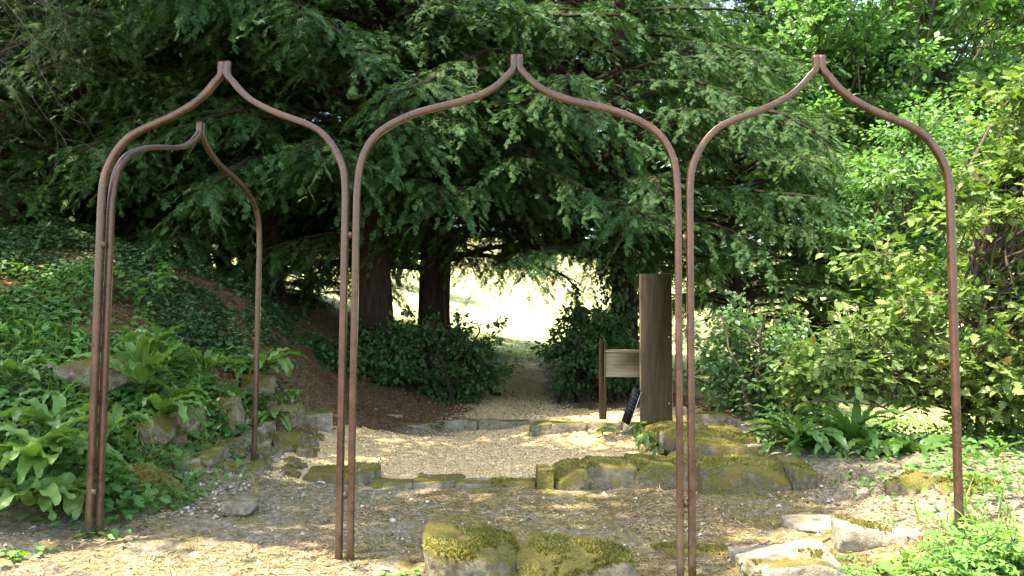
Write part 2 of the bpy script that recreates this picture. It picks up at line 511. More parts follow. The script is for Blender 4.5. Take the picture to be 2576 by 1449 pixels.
zr = gravel_zone(x, y)
zg = smooth01(y + .15 * np.abs(x), 17.5, 20) * 1.0
zg = np.maximum(zg, smooth01(x - 4.0 + .3 * (y - 8), 0, 1) * (y > 6.5))
zb = ((y < 6.6) & (x > -.6) & (x < 2.3)) * 1.0 + ((y < 6.6) & (x <= -.6)) * .5
za = np.maximum(smooth01(y - .55 * np.minimum(x + 1.5, 0), 9.4, 10.4) * (1 - smooth01(y, 17.5, 20)), smooth01(-x + .35 * (y - 6), 2.0, 3.0) * (y > 5) * .9)
za = za * (x < 4) * (1 - np.clip(zr * 1.3, 0, 1))
zone = np.stack([zr, zg, zb, za], 1)
g = mobj('ground', np.stack([x, y, z], 1), [Fq], M['ground'], None, True, {'zone': zone})
g['kind'] = 'structure'


# ------------------------------------------------------------------ stones
def block(w, d, h, seed, rnd=.18, amp=.03, cuts=14, top_tilt=0, scale=1.0):
    """irregular hewn or tumbled block, base at z=0. returns V,F"""
    n = cuts
    t = np.linspace(-1, 1, n)
    A, B = np.meshgrid(t, t); A = A.ravel(); B = B.ravel(); o = np.ones_like(A)
    faces = []; V = []; k = 0
    for nrm in ((A, B, o), (-A, B, -o), (A, -o, B), (-A, o, B), (o, A, B), (-o, -A, B)):
        V.append(np.stack(nrm, 1)); II = np.arange(n * n).reshape(n, n) + k; k += n * n
        faces.append(np.stack([II[:-1, :-1].ravel(), II[:-1, 1:].ravel(), II[1:, 1:].ravel(), II[1:, :-1].ravel()], 1))
    V = np.concatenate(V); Fc = np.concatenate(faces)
    key = np.round(V * 1000).astype(int)
    _, idx, inv = np.unique(key, axis=0, return_index=True, return_inverse=True)
    V = V[idx]; Fc = inv.ravel()[Fc]
    L4 = (np.abs(V) ** 5).sum(1) ** (1 / 5)
    S = V / L4[:, None]
    V = V * (1 - rnd * 2.2) + S * rnd * 2.2 if rnd < .45 else S
    r = np.random.default_rng(seed)
    # chip corners with random planes
    for _ in range(int(rnd * 32)):
        nn = unit(r.normal(0, 1, 3) + np.array([0, 0, .4])); dd = r.uniform(.86, 1.2) * (1 - rnd * .25)
        e = V @ nn - dd
        V = V - np.clip(e, 0, None)[:, None] * nn * .85
    V = V * np.array([w / 2, d / 2, h / 2])
    off = r.uniform(0, 100, 3)
    f = np.empty((len(V), 3))
    for i, v in enumerate(V):
        q = Vector(v + off)
        a = noise.noise_vector(q * 3.2 / scale) * 1.0 + noise.noise_vector(q * 9 / scale) * .45 + noise.noise_vector(q * 27 / scale) * .2
        f[i] = a
    V = V + f * amp
    V[:, 2] += h / 2 + top_tilt * V[:, 0]
    return V, [Fc]


def rotz(V, a):
    c_, s_ = math.cos(a), math.sin(a)
    return V @ np.array([[c_, s_, 0], [-s_, c_, 0], [0, 0, 1]])


def tufts_on(V, Fq_, dens, seed, size=.014, nzmin=.35, thr=.0, ns=4.0):
    """points on upward faces of a block where a noise says so"""
    r = np.random.default_rng(seed)
    Fq_ = np.asarray(Fq_)
    a, b_, c_, d_ = (V[Fq_[:, i]] for i in range(4))
    N = np.cross(c_ - a, d_ - b_); ar = np.linalg.norm(N, axis=1) / 2; N = unit(N)
    ok = N[:, 2] > nzmin
    pr = ar * ok
    n = int(pr.sum() * dens)
    if n < 3: return None
    i = r.choice(len(Fq_), n, p=pr / pr.sum())
    u, w = r.random(n)[:, None], r.random(n)[:, None]
    P = (a[i] * (1 - u) + b_[i] * u) * (1 - w) + (d_[i] * (1 - u) + c_[i] * u) * w
    keep = np.array([noise.noise(Vector(q * ns) + Vector((seed, 0, 0))) + .25 * noise.noise(Vector(q * ns * 4)) for q in P]) > thr
    return P[keep], N[i][keep]


T_TUFT = ([(-.35, 0, 0), (.35, 0, 0), (.1, .9, .3), (0, 0, -.35), (0, 0, .35), (-.15, 1, -.2)], [[(0, 1, 2), (3, 4, 5)]])


def moss_part(V, F, parent, seed, dens=9000, thr=.0, size=.016, nzmin=.35):
    q = tufts_on(V, F, dens, seed, nzmin=nzmin, thr=thr)
    if q is None or len(q[0]) < 5: return
    P, N = q; r = np.random.default_rng(seed + 5)
    D = N + r.normal(0, .45, P.shape)
    X = r.normal(0, 1, P.shape)
    nv = np.array([noise.noise(Vector(p_ * 9)) for p_ in P])
    n2_ = np.array([noise.noise(Vector(p_ * 3.1)) for p_ in P])
    a = np.clip(.45 + nv * .5 + n2_ * .8 + r.normal(0, .18, len(P)), 0, 1)
    Vt, Ft, At = scatter(P - N * .003, D, X, r.uniform(.6, 1.3, len(P)) * size, T_TUFT, a)
    mobj('moss', Vt, Ft, M['mosstuft'], parent, False, {'v': At})['kind'] = 'stuff'


def rock(name, label, px, py, Y, wpx, hpx, d, seed, mat='stone', rnd=.25, amp=.03, yaw=0, tilt=0, moss=None, cat='rock', group=None, sink=.3, cuts=15, ty=0):
    """rock whose visible front bottom centre is at px,py and Y metres ahead; wpx,hpx its size in the photo"""
    s = Y / F_PX
    w, h = wpx * s, hpx * s
    p = at(px, py, Y) if Y else ground_at(px, py)
    hh = h * (1 + sink)
    V, Fc = block(w, d, hh, seed, rnd, amp, cuts, tilt)
    V[:, 2] += ty * V[:, 1]
    V = rotz(V, yaw)
    t = thing(name, label, cat, (p[0], p[1] + d / 2, p[2] - h * sink), group)
    o = mobj('stone_body', V, Fc, M[mat], t, True)
    if moss is not None: moss_part(V, Fc[0], t, seed, thr=moss, dens=9000 if Y < 5.5 else 4500, size=.02 if Y < 5.5 else .022)
    return t


rock('mossy_boulder', 'large moss capped block in the foreground, left of its twin', 1180, 1486, 4.1, 246, 108, .56, 3, 'mossy', .28, .04, .12, -.12, -.22, 'boulder', ty=.2)
rock('mossy_boulder', 'lower moss covered block in the foreground just right of the taller boulder', 1458, 1492, 4.1, 292, 86, .5, 8, 'mossy', .26, .035, -.05, 0, -.2, 'boulder', ty=.12)
rock('small_slab', 'broken mossy stone behind the foot of the near double post', 1760, 1425, 4.62, 190, 34, .34, 12, 'mossy', .2, .03, .3, 0, .0, 'stone slab')
rock('pale_slab', 'sunlit white stone slab at the bottom edge between the posts', 2012, 1462, 4.2, 250, 44, .42, 16, 'pale', .1, .02, -.05, .02, .3, 'stone slab', ty=.1)
rock('tilted_slab', 'tilted grey brown slab with a sloping end near the lone post', 2252, 1408, 4.5, 222, 70, .3, 21, 'pale', .12, .024, -.22, -.04, .2, 'stone slab')
rock('flat_stone', 'flat pale stone sunk in the path behind the tilted slab', 2120, 1330, 4.95, 210, 8, .42, 23, 'pale', .3, .015, .1, 0, .35, 'stone', sink=5)
rock('mossy_rock', 'big rounded mossy rock right behind the outer double post', 325, 1283, 5.3, 172, 92, .4, 27, 'mossy', .36, .035, -.1, -.1, -.02, 'rock')
rock('half_buried_rock', 'grey half buried rock at the edge of the dirt path', 590, 1290, 5.3, 88, 34, .25, 33, 'stone', .35, .025, .3, 0, None, 'rock')
rock('bank_rock', 'round rock with an orange moss cap on the bank', 368, 1112, 6.0, 92, 62, .3, 35, 'mossy', .38, .025, .2, 0, -.15, 'rock')
rock('bank_rock', 'wide mossy rock under ferns crossing behind the outer post', 215, 985, 6.4, 190, 78, .4, 37, 'mossy', .34, .035, .1, 0, -.05, 'rock')
rock('bank_rock', 'low rock beside the fern fronds on the bank', 450, 1075, 6.4, 100, 52, .3, 39, 'mossy', .34, .03, -.2, 0, 0, 'rock')
rock('bank_rock', 'narrow mossy rock halfway up the rubble slope', 555, 1072, 7.0, 74, 74, .3, 41, 'mossy', .3, .03, .1, 0, .0, 'rock')
rock('hewn_block', 'square hewn block ending the rubble bank beside the gravel', 782, 1088, 8.1, 84, 48, .4, 43, 'stone', .12, .018, .25, 0, .25, 'stone block')
rock('wall_stub', 'upright mossy stones behind the slim far post', 700, 1090, 7.6, 92, 66, .4, 45, 'mossy', .24, .04, -.2, 0, .15, 'rock')
rock('wall_stub', 'jagged mossy stone below the square hewn block', 718, 1138, 7.2, 92, 46, .35, 47, 'mossy', .3, .04, .2, 0, .05, 'rock')
rock('bank_rock', 'pale rough stone in the rubble left of the far post', 612, 1140, 6.95, 60, 40, .25, 49, 'stone', .3, .03, .1, 0, None, 'rock')
rock('bank_rock', 'small dark mossy stone above the rubble slope', 640, 985, 7.9, 80, 40, .25, 51, 'mossy', .3, .03, .4, 0, .1, 'rock')
rock('bank_rock', 'mossy lump low in the rubble beside red stems', 505, 1175, 6.2, 100, 44, .3, 53, 'mossy', .36, .03, .0, 0, -.1, 'rock')
rock('fallen_slab', 'long narrow grey slab lying behind the back kerb', 958, 1059, 10.35, 108, 15, .16, 55, 'stone', .14, .012, .02, 0, None, 'stone slab')
rock('low_stone', 'angular mossy stone behind the wall right of the timber board', 1800, 1078, 8.9, 118, 34, .4, 57, 'mossy', .16, .02, -.1, 0, .1, 'stone block')
rock('edge_stone', 'brown mossy stone in the soil left of the lone right post', 2325, 1262, 5.3, 100, 58, .3, 59, 'mossy', .3, .03, .3, 0, .0, 'rock')
rock('edge_stone', 'moss cushioned stone right of the lone post', 2470, 1270, 5.1, 150, 60, .35, 61, 'mossy', .4, .03, -.2, 0, -.3, 'rock')
rock('thin_slab', 'low flat grey stone poking out of the leaf litter', 1072, 988, 12.0, 56, 16, .3, 63, 'stone', .3, .02, .1, 0, None, 'stone')

# walls made of blocks
def wall(name, label, specs, cat='stone wall', depth_mat='stone', moss=.0):
    P0 = at(specs[0][0], specs[0][1], specs[0][2])
    t = thing(name, label, cat, (P0[0], P0[1], 0))
    for i, (px, py, Y, wpx, hpx, d, yaw, mat, seed) in enumerate(specs):
        s = Y / F_PX; p = at(px, py, Y)
        w = wpx * s; h = hpx * s * 1.0 + .08
        V, Fc = block(w * .985, d, h, seed, .09, .02, 17)
        V = rotz(V, yaw) + np.array([p[0] - P0[0], p[1] + d / 2 - P0[1], p[2] - .08])
        o = mobj('block', V, Fc, M[mat], t, True)
        if 'moss' in mat:
            moss_part(V, Fc[0], o, seed, 3800, thr=moss, size=.02)
    return t


wall('mossy_wall', 'thick moss topped ruin wall crossing in front of the gravel', [
    (1372, 1224, 6.45, 44, 46, .22, .03, 'wallmoss', 71),
    (1440, 1222, 6.48, 96, 38, .62, .0, 'wallmoss', 72),
    (1545, 1221, 6.48, 130, 44, .66, .02, 'wallmoss', 73),
    (1655, 1224, 6.45, 112, 52, .68, -.02, 'wallmoss', 74),
    (1738, 1228, 6.42, 66, 56, .7, .0, 'wallmoss', 75),
    (1885, 1243, 6.3, 228, 66, .75, -.03, 'wallmoss', 76),
    (2031, 1248, 6.25, 64, 72, .5, .02, 'wallmoss', 77)], moss=-.12)
wall('side_wall', 'broad mossy wall running back from the crossing wall to the timber board', [
    (1830, 1172, 7.15, 190, 52, .55, .1, 'wallmoss', 81),
    (1760, 1140, 7.75, 170, 46, .5, .08, 'wallmoss', 82),
    (1880, 1142, 7.75, 120, 38, .5, -.1, 'wallmoss', 83),
    (1705, 1122, 8.3, 150, 46, .5, .1, 'wallmoss', 84),
    (1820, 1120, 8.3, 110, 36, .5, .0, 'wallmoss', 85),
    (1655, 1105, 8.85, 110, 40, .45, .05, 'wallmoss', 86)], moss=-.02)
wall('back_wall_ruin', 'low two course rubble wall behind the gravel floor', [
    (1372, 1108, 9.2, 78, 22, .3, .0, 'wall', 91), (1442, 1108, 9.2, 66, 22, .3, .0, 'wall', 92), (1512, 1110, 9.15, 74, 22, .3, .02, 'wall', 93), (1578, 1111, 9.1, 62, 24, .3, .0, 'wall', 94),
    (1360, 1087, 9.22, 54, 22, .3, .0, 'wall', 95), (1430, 1087, 9.22, 88, 21, .3, .0, 'wall', 96), (1520, 1088, 9.2, 92, 20, .3, .0, 'wall', 97), (1590, 1089, 9.15, 52, 22, .3, .0, 'wall', 98)], moss=.2)
wall('back_kerb', 'straight grey kerb of long blocks at the back of the gravel', [
    (1160, 1077, 9.85, 84, 19, .24, .0, 'wall', 101), (1268, 1077, 9.85, 130, 19, .24, .0, 'wall', 102),
    (960, 1080, 9.8, 120, 14, .2, .0, 'wall', 103), (1065, 1080, 9.8, 86, 13, .2, .0, 'wall', 104)], 'stone kerb', moss=.3)
wall('front_kerb', 'worn low kerb of sunken stones at the front of the gravel', [
    (985, 1226, 6.5, 110, 13, .2, .0, 'wall', 111), (1090, 1228, 6.48, 110, 15, .22, .05, 'wall', 112), (1110, 1212, 6.8, 120, 9, .2, .0, 'wallmoss', 114), (1190, 1228, 6.48, 96, 12, .2, .0, 'wall', 113), (1290, 1230, 6.45, 116, 17, .2, .0, 'wallmoss', 115)], 'stone kerb', moss=.2)
wall('low_mossy_wall', 'low mossy wall remnant between the far post and the double post', [
    (700, 1212, 6.65, 100, 20, .4, .05, 'wallmoss', 121), (800, 1214, 6.6, 112, 24, .42, -.03, 'wallmoss', 122), (895, 1216, 6.6, 96, 30, .42, .0, 'wallmoss', 123)], moss=-.1)

# ------------------------------------------------------------------ arch frame
CENTRE = [(0, .016), (20, .02), (40, .035), (60, .07), (80, .12), (97, .19), (110, .265), (122, .36), (132, .47), (145, .6), (160, .7), (182, .807), (205, .885), (230, .93), (260, .967), (290, .985), (330, .996), (370, 1)]
SIDE = [(0, .02), (15, .022), (30, .033), (45, .055), (65, .098), (85, .15), (105, .22), (123, .31), (140, .41), (152, .5), (165, .6), (178, .7), (195, .79), (225, .875), (260, .937), (300, .985), (340, .997), (380, 1)]
HB = .018                        # half the bar's width


def smooth_curve(P, n=48):
    P = np.asarray(P, float); d = np.append(0, np.cumsum(np.linalg.norm(np.diff(P, axis=0), axis=1)))
    t = np.linspace(0, d[-1], n)
    Q = np.stack([np.interp(t, d, P[:, i]) for i in range(P.shape[1])], 1)
    for _ in range(4):
        Q[1:-1] = (Q[:-2] + 2 * Q[1:-1] + Q[2:]) / 4
    return Q


def sweep_bar(path2, A, U, zfoot):
    """square bar along a 2D path (u along U, z) from point A"""
    U = np.append(unit(U), 0); Wd = np.array([-U[1], U[0], 0])
    P = path2
    T = unit(np.gradient(P, axis=0)); Nn = np.stack([-T[:, 1], T[:, 0]], 1)
    V = []; bv = .0022
    prof = [(-HB + bv, -HB), (HB - bv, -HB), (HB, -HB + bv), (HB, HB - bv), (HB - bv, HB), (-HB + bv, HB), (-HB, HB - bv), (-HB, -HB + bv)]
    for i in range(len(P)):
        for a, c_ in prof:
            q = P[i] + Nn[i] * a
            V.append(np.array([A[0], A[1], 0]) + U * q[0] + Wd * c_ + np.array([0, 0, q[1]]))
    V = np.array(V); n = 8; F = []
    for i in range(len(P) - 1):
        for j in range(n):
            k = (j + 1) % n
            F.append((i * n + j, i * n + k, (i + 1) * n + k, (i + 1) * n + j))
    cap = [list(range(n))[::-1], list(range((len(P) - 1) * n, len(P) * n))]
    return V, [np.array(F), np.array(cap)]


frame = thing('arched_frame', 'rust brown steel frame of four pointed ogee arches on paired posts', 'arch', (0, 4.4, 0))
ORG = np.array([0, 4.4, 0])


def arch(A, B, ztop, prof, footA, footB):
    A = np.array(A, float); B = np.array(B, float); U = B - A; L = np.linalg.norm(U); half = L / 2
    o = bpy.data.objects.new('arch', None); link(o, frame)
    for sgn, foot in ((-1, footA), (1, footB)):
        pts = []
        for v, u in prof:
            pts.append((half + sgn * max(u * half, HB * .98), ztop - v / 441.0))
        P = smooth_curve(pts, 60)
        dz_ = ztop - P[:, 1]; off_ = sgn * (P[:, 0] - half); bl = np.clip((dz_ - .07) / .05, 0, 1)
        P[:, 0] = half + sgn * np.maximum(HB * .97, off_ * bl + HB * .97 * (1 - bl))
        x_end = half + sgn * half
        zs = np.linspace(P[-1, 1], foot - .06, 12)[1:]
        P = np.concatenate([P, np.stack([np.full(len(zs), x_end), zs], 1)])
        P = P[::-1]
        V, F = sweep_bar(P, A, U, foot)
        mobj('bar', V - ORG, F, M['rust'], o)
    return o


g_ = .033
P1 = at(259, 615, 4.65); P2 = at(881.5, 591, 4.42); P3 = at(1721, 600, 4.34); P4 = at(2393, 600, 4.43); P5 = at(652, 650, 6.63)
zt = at(1305, 139, 4.38)[2]
ztl = at(567, 155, 4.535)[2]
zti = at(500, 305, 5.62)[2]
U12 = unit(P2[:2] - P1[:2]); U23 = unit(P3[:2] - P2[:2]); U34 = unit(P4[:2] - P3[:2])
arch(P1[:2] - U12 * .02, P2[:2] - U12 * g_, ztl, SIDE, h1(*P1[:2]), 0.02)
arch(P2[:2] + U23 * g_, P3[:2] - U23 * g_, zt, CENTRE, 0.0, -.1)
arch(P3[:2] + U34 * g_, P4[:2], at(2050, 140, 4.385)[2], SIDE, -.1, h1(*P4[:2]))
arch(P1[:2] + np.array([.018, .042]), P5[:2], zti, CENTRE, h1(*P1[:2]), h1(*P5[:2]))


def link_bar(C, U, z, L=.03):
    U = np.append(unit(U), 0); Wd = np.array([-U[1], U[0], 0]); b_ = []
    V, F = [], []
    for sx in (-1, 1):
        for a, c_ in ((-1, -1), (1, -1), (1, 1), (-1, 1)):
            V.append(C * np.array([1, 1, 0]) + np.array([0, 0, z]) + U * sx * L / 2 + Wd * a * .012 + np.array([0, 0, c_ * .018]))
    F = [(0, 3, 2, 1), (4, 5, 6, 7)] + [(i, (i + 1) % 4, (i + 1) % 4 + 4, i + 4) for i in range(4)]
    mobj('link_bar', np.array(V) - ORG, [np.array(F)], M['rust'], frame)


for C_, U_, hs in ((P1, np.array([.068, .03]), ((259, 615, 4.65), (232, 1238, 4.65))), (P2, U23, ((881, 591, 4.42), (870, 1246, 4.42))), (P3, U23, ((1721, 599, 4.34), (1723, 1267, 4.34)))):
    for q in hs:
        link_bar(C_, U_, at(*q)[2])

# ------------------------------------------------------------------ timber board, lectern, slate
def box(G, c, s, yaw=0, a=0, bev=.004):
    """bevelled box, centre c, size s"""
    s = np.asarray(s) / 2
    V = []
    for sx in (-1, 1):
        for sy in (-1, 1):
            for sz in (-1, 1):
                for ax in range(3):
                    v = np.array([sx, sy, sz]) * (s - bev); v[ax] += (sx, sy, sz)[ax] * bev
                    V.append(v)
    import itertools
    def idx(sx, sy, sz, ax): return (((sx > 0) * 2 + (sy > 0)) * 2 + (sz > 0)) * 3 + ax
    Q = []; Tt = []
    for ax in range(3):
        o1, o2 = [k for k in range(3) if k != ax]
        for sg in (-1, 1):
            q = []
            for (u, w) in ((-1, -1), (1, -1), (1, 1), (-1, 1)):
                t = [0, 0, 0]; t[ax] = sg; t[o1] = u; t[o2] = w; q.append(idx(*t, ax))
            flip = (sg > 0) == (ax == 1)
            Q.append(q[::-1] if flip else q)
    for a1, a2 in ((0, 1), (0, 2), (1, 2)):
        a3 = 3 - a1 - a2
        for s1 in (-1, 1):
            for s2 in (-1, 1):
                t = [0, 0, 0]; t[a1] = s1; t[a2] = s2
                t[a3] = -1; A_ = (idx(*t, a1), idx(*t, a2)); t[a3] = 1; B_ = (idx(*t, a1), idx(*t, a2))
                Q.append([A_[0], A_[1], B_[1], B_[0]])
    for sx in (-1, 1):
        for sy in (-1, 1):
            for sz in (-1, 1): Tt.append([idx(sx, sy, sz, 0), idx(sx, sy, sz, 1), idx(sx, sy, sz, 2)])
    G.add(rotz(np.array(V), yaw) + np.asarray(c), [np.array(Q), np.array(Tt)], a)


Yb = 8.75
pb = at(1652, 1064, Yb); pt = at(1652, 688, Yb); wb = 80 * Yb / F_PX
t = thing('timber_board', 'tall dark weathered timber board standing on end behind the ruin wall', 'timber board', (pb[0], pb[1], pb[2] - .03))
G = Geo(); box(G, (0, .03, (pt[2] - pb[2]) / 2 + .03), (wb, .06, pt[2] - pb[2] + .0)); G.build('board', M['board'], t)
G = Geo(); box(G, (wb / 2 - .075, .0, .028), (.15, .16, .012)); G.build('base_plate', M['plate'], t)
for zz_ in (.25, 1.0):
    G = Geo(); box(G, (wb / 2 - .04, -.003, zz_), (.012, .008, .012)); G.build('screw', M['plate'], t)

pl = at(1518, 1056, 8.85); plt = at(1518, 857, 8.85)
t = thing('sign_stand', 'low wooden sign stand with a pale panel fixed left of the timber board', 'sign', (pl[0], pl[1], pl[2] - .03))
G = Geo(); box(G, (0, .05, (plt[2] - pl[2]) / 2 + .03), (.068, .1, plt[2] - pl[2] + .0), -.35); G.build('post', M['board'], t)
za_, zb_ = at(1566, 888, 8.85)[2] - pl[2] + .03, at(1566, 949, 8.85)[2] - pl[2] + .03
xm = (at(1567, 900, 8.85)[0] - pl[0]); wp = 90 * 8.85 / F_PX
G = Geo(); box(G, (xm, .04, (za_ + zb_) / 2), (wp, .035, za_ - zb_)); pn = G.build('panel', M['panelwood'], t)
G = Geo(); box(G, (xm, .02, (za_ + zb_) / 2 + .0), (wp - .01, .004, .004), 0, 0, .001); G.build('seam', M['seam'], pn)
G = Geo(); box(G, (xm, .1, za_ + .02), (wp, .17, .03)); G.build('top_board', M['panelwood'], t)

pa = at(1573, 1064, 8.62); pc = at(1603, 980, 8.72)
t = thing('slate_board', 'narrow black slate with chalk writing leaning on the timber board', 'chalkboard', tuple(pa))
up = unit(pc - pa); wv = unit(np.array([.80, .6, 0.0])); wv = unit(wv - up * (wv @ up)); nv = np.cross(wv, up)
Lh = np.linalg.norm(pc - pa); W2 = .062
if nv[1] > 0: nv = -nv
def sb(u0, u1, v0, v1, n0, n1):
    V = [wv * a + up * c_ + nv * d_ for a in (u0, u1) for c_ in (v0, v1) for d_ in (n0, n1)]
    return np.array(V), [np.array([(0, 1, 3, 2), (4, 6, 7, 5), (0, 4, 5, 1), (2, 3, 7, 6), (0, 2, 6, 4), (1, 5, 7, 3)])]
V, F = sb(-W2, W2, 0, Lh, -.008, .008); mobj('slate', V, F, M['slate'], t)
V, F = sb(W2 - .001, W2 + .006, 0.003, Lh, -.01, .010); mobj('edge_strip', V, F, M['plate'], t)
G = Geo(); r = random.Random(4)
for k, (vc, wd) in enumerate(((.86, .085), (.75, .08), (.62, .085), (.51, .08), (.41, .07), (.3, .05))):
    u = -W2 + .012
    while u < -W2 + .012 + wd:
        n_ = r.choice((3, 4, 5, 6))
        for i in range(n_):
            P = [wv * (u + .0032 * q) + up * (Lh * vc + r.uniform(-.004, .0055)) + nv * .0092 for q in range(3)]
            V, F = tube(P, .0011, 4); G.add(V, F); u += .0062
        u += .008
G.build('chalk_writing', M['chalk'], t)


# ------------------------------------------------------------------ trees
def curved(a, b_, sag=0.0, n=7, wob=.05, r=None):
    a = np.asarray(a, float); b_ = np.asarray(b_, float); t = np.linspace(0, 1, n)[:, None]
    P = a * (1 - t) + b_ * t
    P[:, 2] += sag * 4 * (t * (1 - t))[:, 0]
    if r is not None:
        L = np.linalg.norm(b_ - a)
        P[1:-1] += r.normal(0, wob * L, (n - 2, 3)) * .5
    return P


def trunk_mesh(h, r0, seed, lean=(0, 0), nside=20, flute=.18, fork=0):
    r = np.random.default_rng(seed); n = 26
    zs = np.linspace(-.4, h, n); V = []
    ph = r.uniform(0, 6.28, 4)
    ang = np.arange(nside) / nside * 2 * math.pi
    for z in zs:
        t = max(z, 0) / h
        rad = r0 * (1 - .75 * t) * (1 + .6 * math.exp(-max(z + .1, 0) * 3.0))
        fl = 1 + flute * (np.sin(ang * 3 + ph[0] + z * .25) * .5 + np.sin(ang * 5 + ph[1] - z * .4) * .35 + np.sin(ang * 8 + ph[2] + z * .3) * .25)
        cx_ = lean[0] * z + .06 * math.sin(z * .8 + ph[3]) * r0 * 4; cy_ = lean[1] * z
        V.append(np.stack([cx_ + rad * fl * np.cos(ang), cy_ + rad * fl * np.sin(ang), np.full(nside, z)], 1))
    V = np.concatenate(V); F = []
    for i in range(n - 1):
        for j in range(nside):
            k = (j + 1) % nside
            F.append((i * nside + j, i * nside + k, (i + 1) * nside + k, (i + 1) * nside + j))
    return V, [np.array(F)]


def yew_crown(seed, H, Rc, zlow, nb, mat, limb_r=.055, droop=1.0, spray=.27, dens=1.0, amin=0, amax=6.2832):
    """boughs with drooping side branches set with feathery sprays; returns crown mesh data and limb geometry"""
    r = np.random.default_rng(seed)
    Ps, Ds, Ns, Ss, As = [], [], [], [], []
    limbs = Geo()
    for bi in range(nb):
        t = (bi + r.random()) / nb
        z0 = zlow + .2 + (H - zlow - .8) * t ** 1.1
        az = bi * 2.399963 + r.normal(0, .25)
        prof = (1 - max(0, (z0 - H * .45) / (H * .6)) ** 1.5)
        L = Rc * max(.25, prof) * r.uniform(.7, 1.12)
        rise = r.uniform(.05, .4) * L * .5
        drop = droop * r.uniform(.15, .5) * L * .55
        n = 12; s = np.linspace(0, 1, n)
        az_s = az + r.normal(0, .25) * s
        rad = L * s
        zz2 = z0 + rise * np.sin(s * math.pi * .6) - drop * s ** 2.5
        zz2 = np.maximum(zz2, zlow - .2 + .0 * s)
        P = np.stack([rad * np.cos(az_s), rad * np.sin(az_s), zz2], 1) + r.normal(0, .04, (n, 3)) * s[:, None]
        V, F = tube(P, limb_r * (1 - .85 * s) * (L / 4) + .006, 6); limbs.add(V, F)
        dvec = unit(np.gradient(P, axis=0))
        ns = int(L * 7.5 * dens)
        for k in range(ns):
            q = r.uniform(.18, 1.0) ** .8
            i = min(int(q * (n - 1)), n - 2); f = q * (n - 1) - i
            base = P[i] * (1 - f) + P[i + 1] * f; d0 = dvec[i]
            side = unit(np.cross(d0, [0, 0, 1])) * r.choice([-1, 1])
            sd = unit(d0 * r.uniform(.35, 1.0) + side * r.uniform(.3, 1.0) + np.array([0, 0, r.uniform(-.45, .25)]))
            sl = r.uniform(.35, 1.15) * (1.15 - .5 * q)
            m = max(3, int(sl * 13 * dens)); u = (np.arange(m) + r.random(m)) / m
            pt = base + sd * (u * sl)[:, None]; pt[:, 2] -= droop * .42 * sl * u ** 2 * r.uniform(.5, 1.6)
            dd = sd[None] * .8 + np.cross(sd, [0, 0, 1])[None] * (r.choice([-1, 1], m) * r.uniform(.1, .95, m))[:, None]
            dd[:, 2] -= droop * r.uniform(.05, .75, m) * (0.3 + u)
            dd += r.normal(0, .18, dd.shape)
            nn = np.array([0, 0, 1.0]) + r.normal(0, .35, (m, 3)) + .5 * dd * [1, 1, 0]
            Ps.append(pt); Ds.append(dd); Ns.append(nn); Ss.append(r.uniform(.7, 1.25, m) * spray)
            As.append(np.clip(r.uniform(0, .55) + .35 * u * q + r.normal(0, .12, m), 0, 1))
            if k % 3 == 0:
                V, F = tube(np.stack([base, base + sd * sl * .5, pt[-1]]), [.009, .006, .003], 3, False); limbs.add(V, F)
    P = np.concatenate(Ps); D = np.concatenate(Ds); N = np.concatenate(Ns); S = np.concatenate(Ss); A = np.concatenate(As)
    G = Geo()
    which = r.integers(0, 3, len(P))
    for w in range(3):
        mk = which == w
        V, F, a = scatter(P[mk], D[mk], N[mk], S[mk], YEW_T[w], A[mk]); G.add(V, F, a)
    V = np.concatenate(G.V)
    me = mesh_data('crown', V, [np.concatenate(f) for f in G.F.values()], mat, False, {'v': np.concatenate(G.A)})
    lm = mesh_data('limbs', np.concatenate(limbs.V), [np.concatenate(f) for f in limbs.F.values()], M['limb'], True)
    return me, lm


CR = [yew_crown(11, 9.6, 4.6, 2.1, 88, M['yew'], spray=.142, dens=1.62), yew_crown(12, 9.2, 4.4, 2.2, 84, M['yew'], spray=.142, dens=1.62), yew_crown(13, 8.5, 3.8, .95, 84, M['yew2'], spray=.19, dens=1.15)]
nyew = [0]


def yew(label, x, y, r0, crown, rot, sc=1.0, h=8, lean=(0, 0), seed=1, name='yew_tree', dz=0, cat='yew tree', mat=None, dx=0):
    z = h1(x, y)
    t = thing(name, label, cat, (x, y, z), 'dark evergreens behind the arches')
    V, F = trunk_mesh(h, r0, seed, lean); mobj('trunk', V, F, M['bark'], t, True)
    me, lm = CR[crown]
    for nm, dat in (('crown', me), ('limbs', lm)):
        o = link(bpy.data.objects.new(nm, dat), t); o.rotation_euler.z = rot; o.scale = (sc, sc, sc); o.location = (dx, 0, dz)
        if mat and nm == 'crown':
            o.material_slots[0].link = 'OBJECT'; o.material_slots[0].material = M[mat]
    return t


def xat(px, Y): return float(at(px, 850, Y)[0])


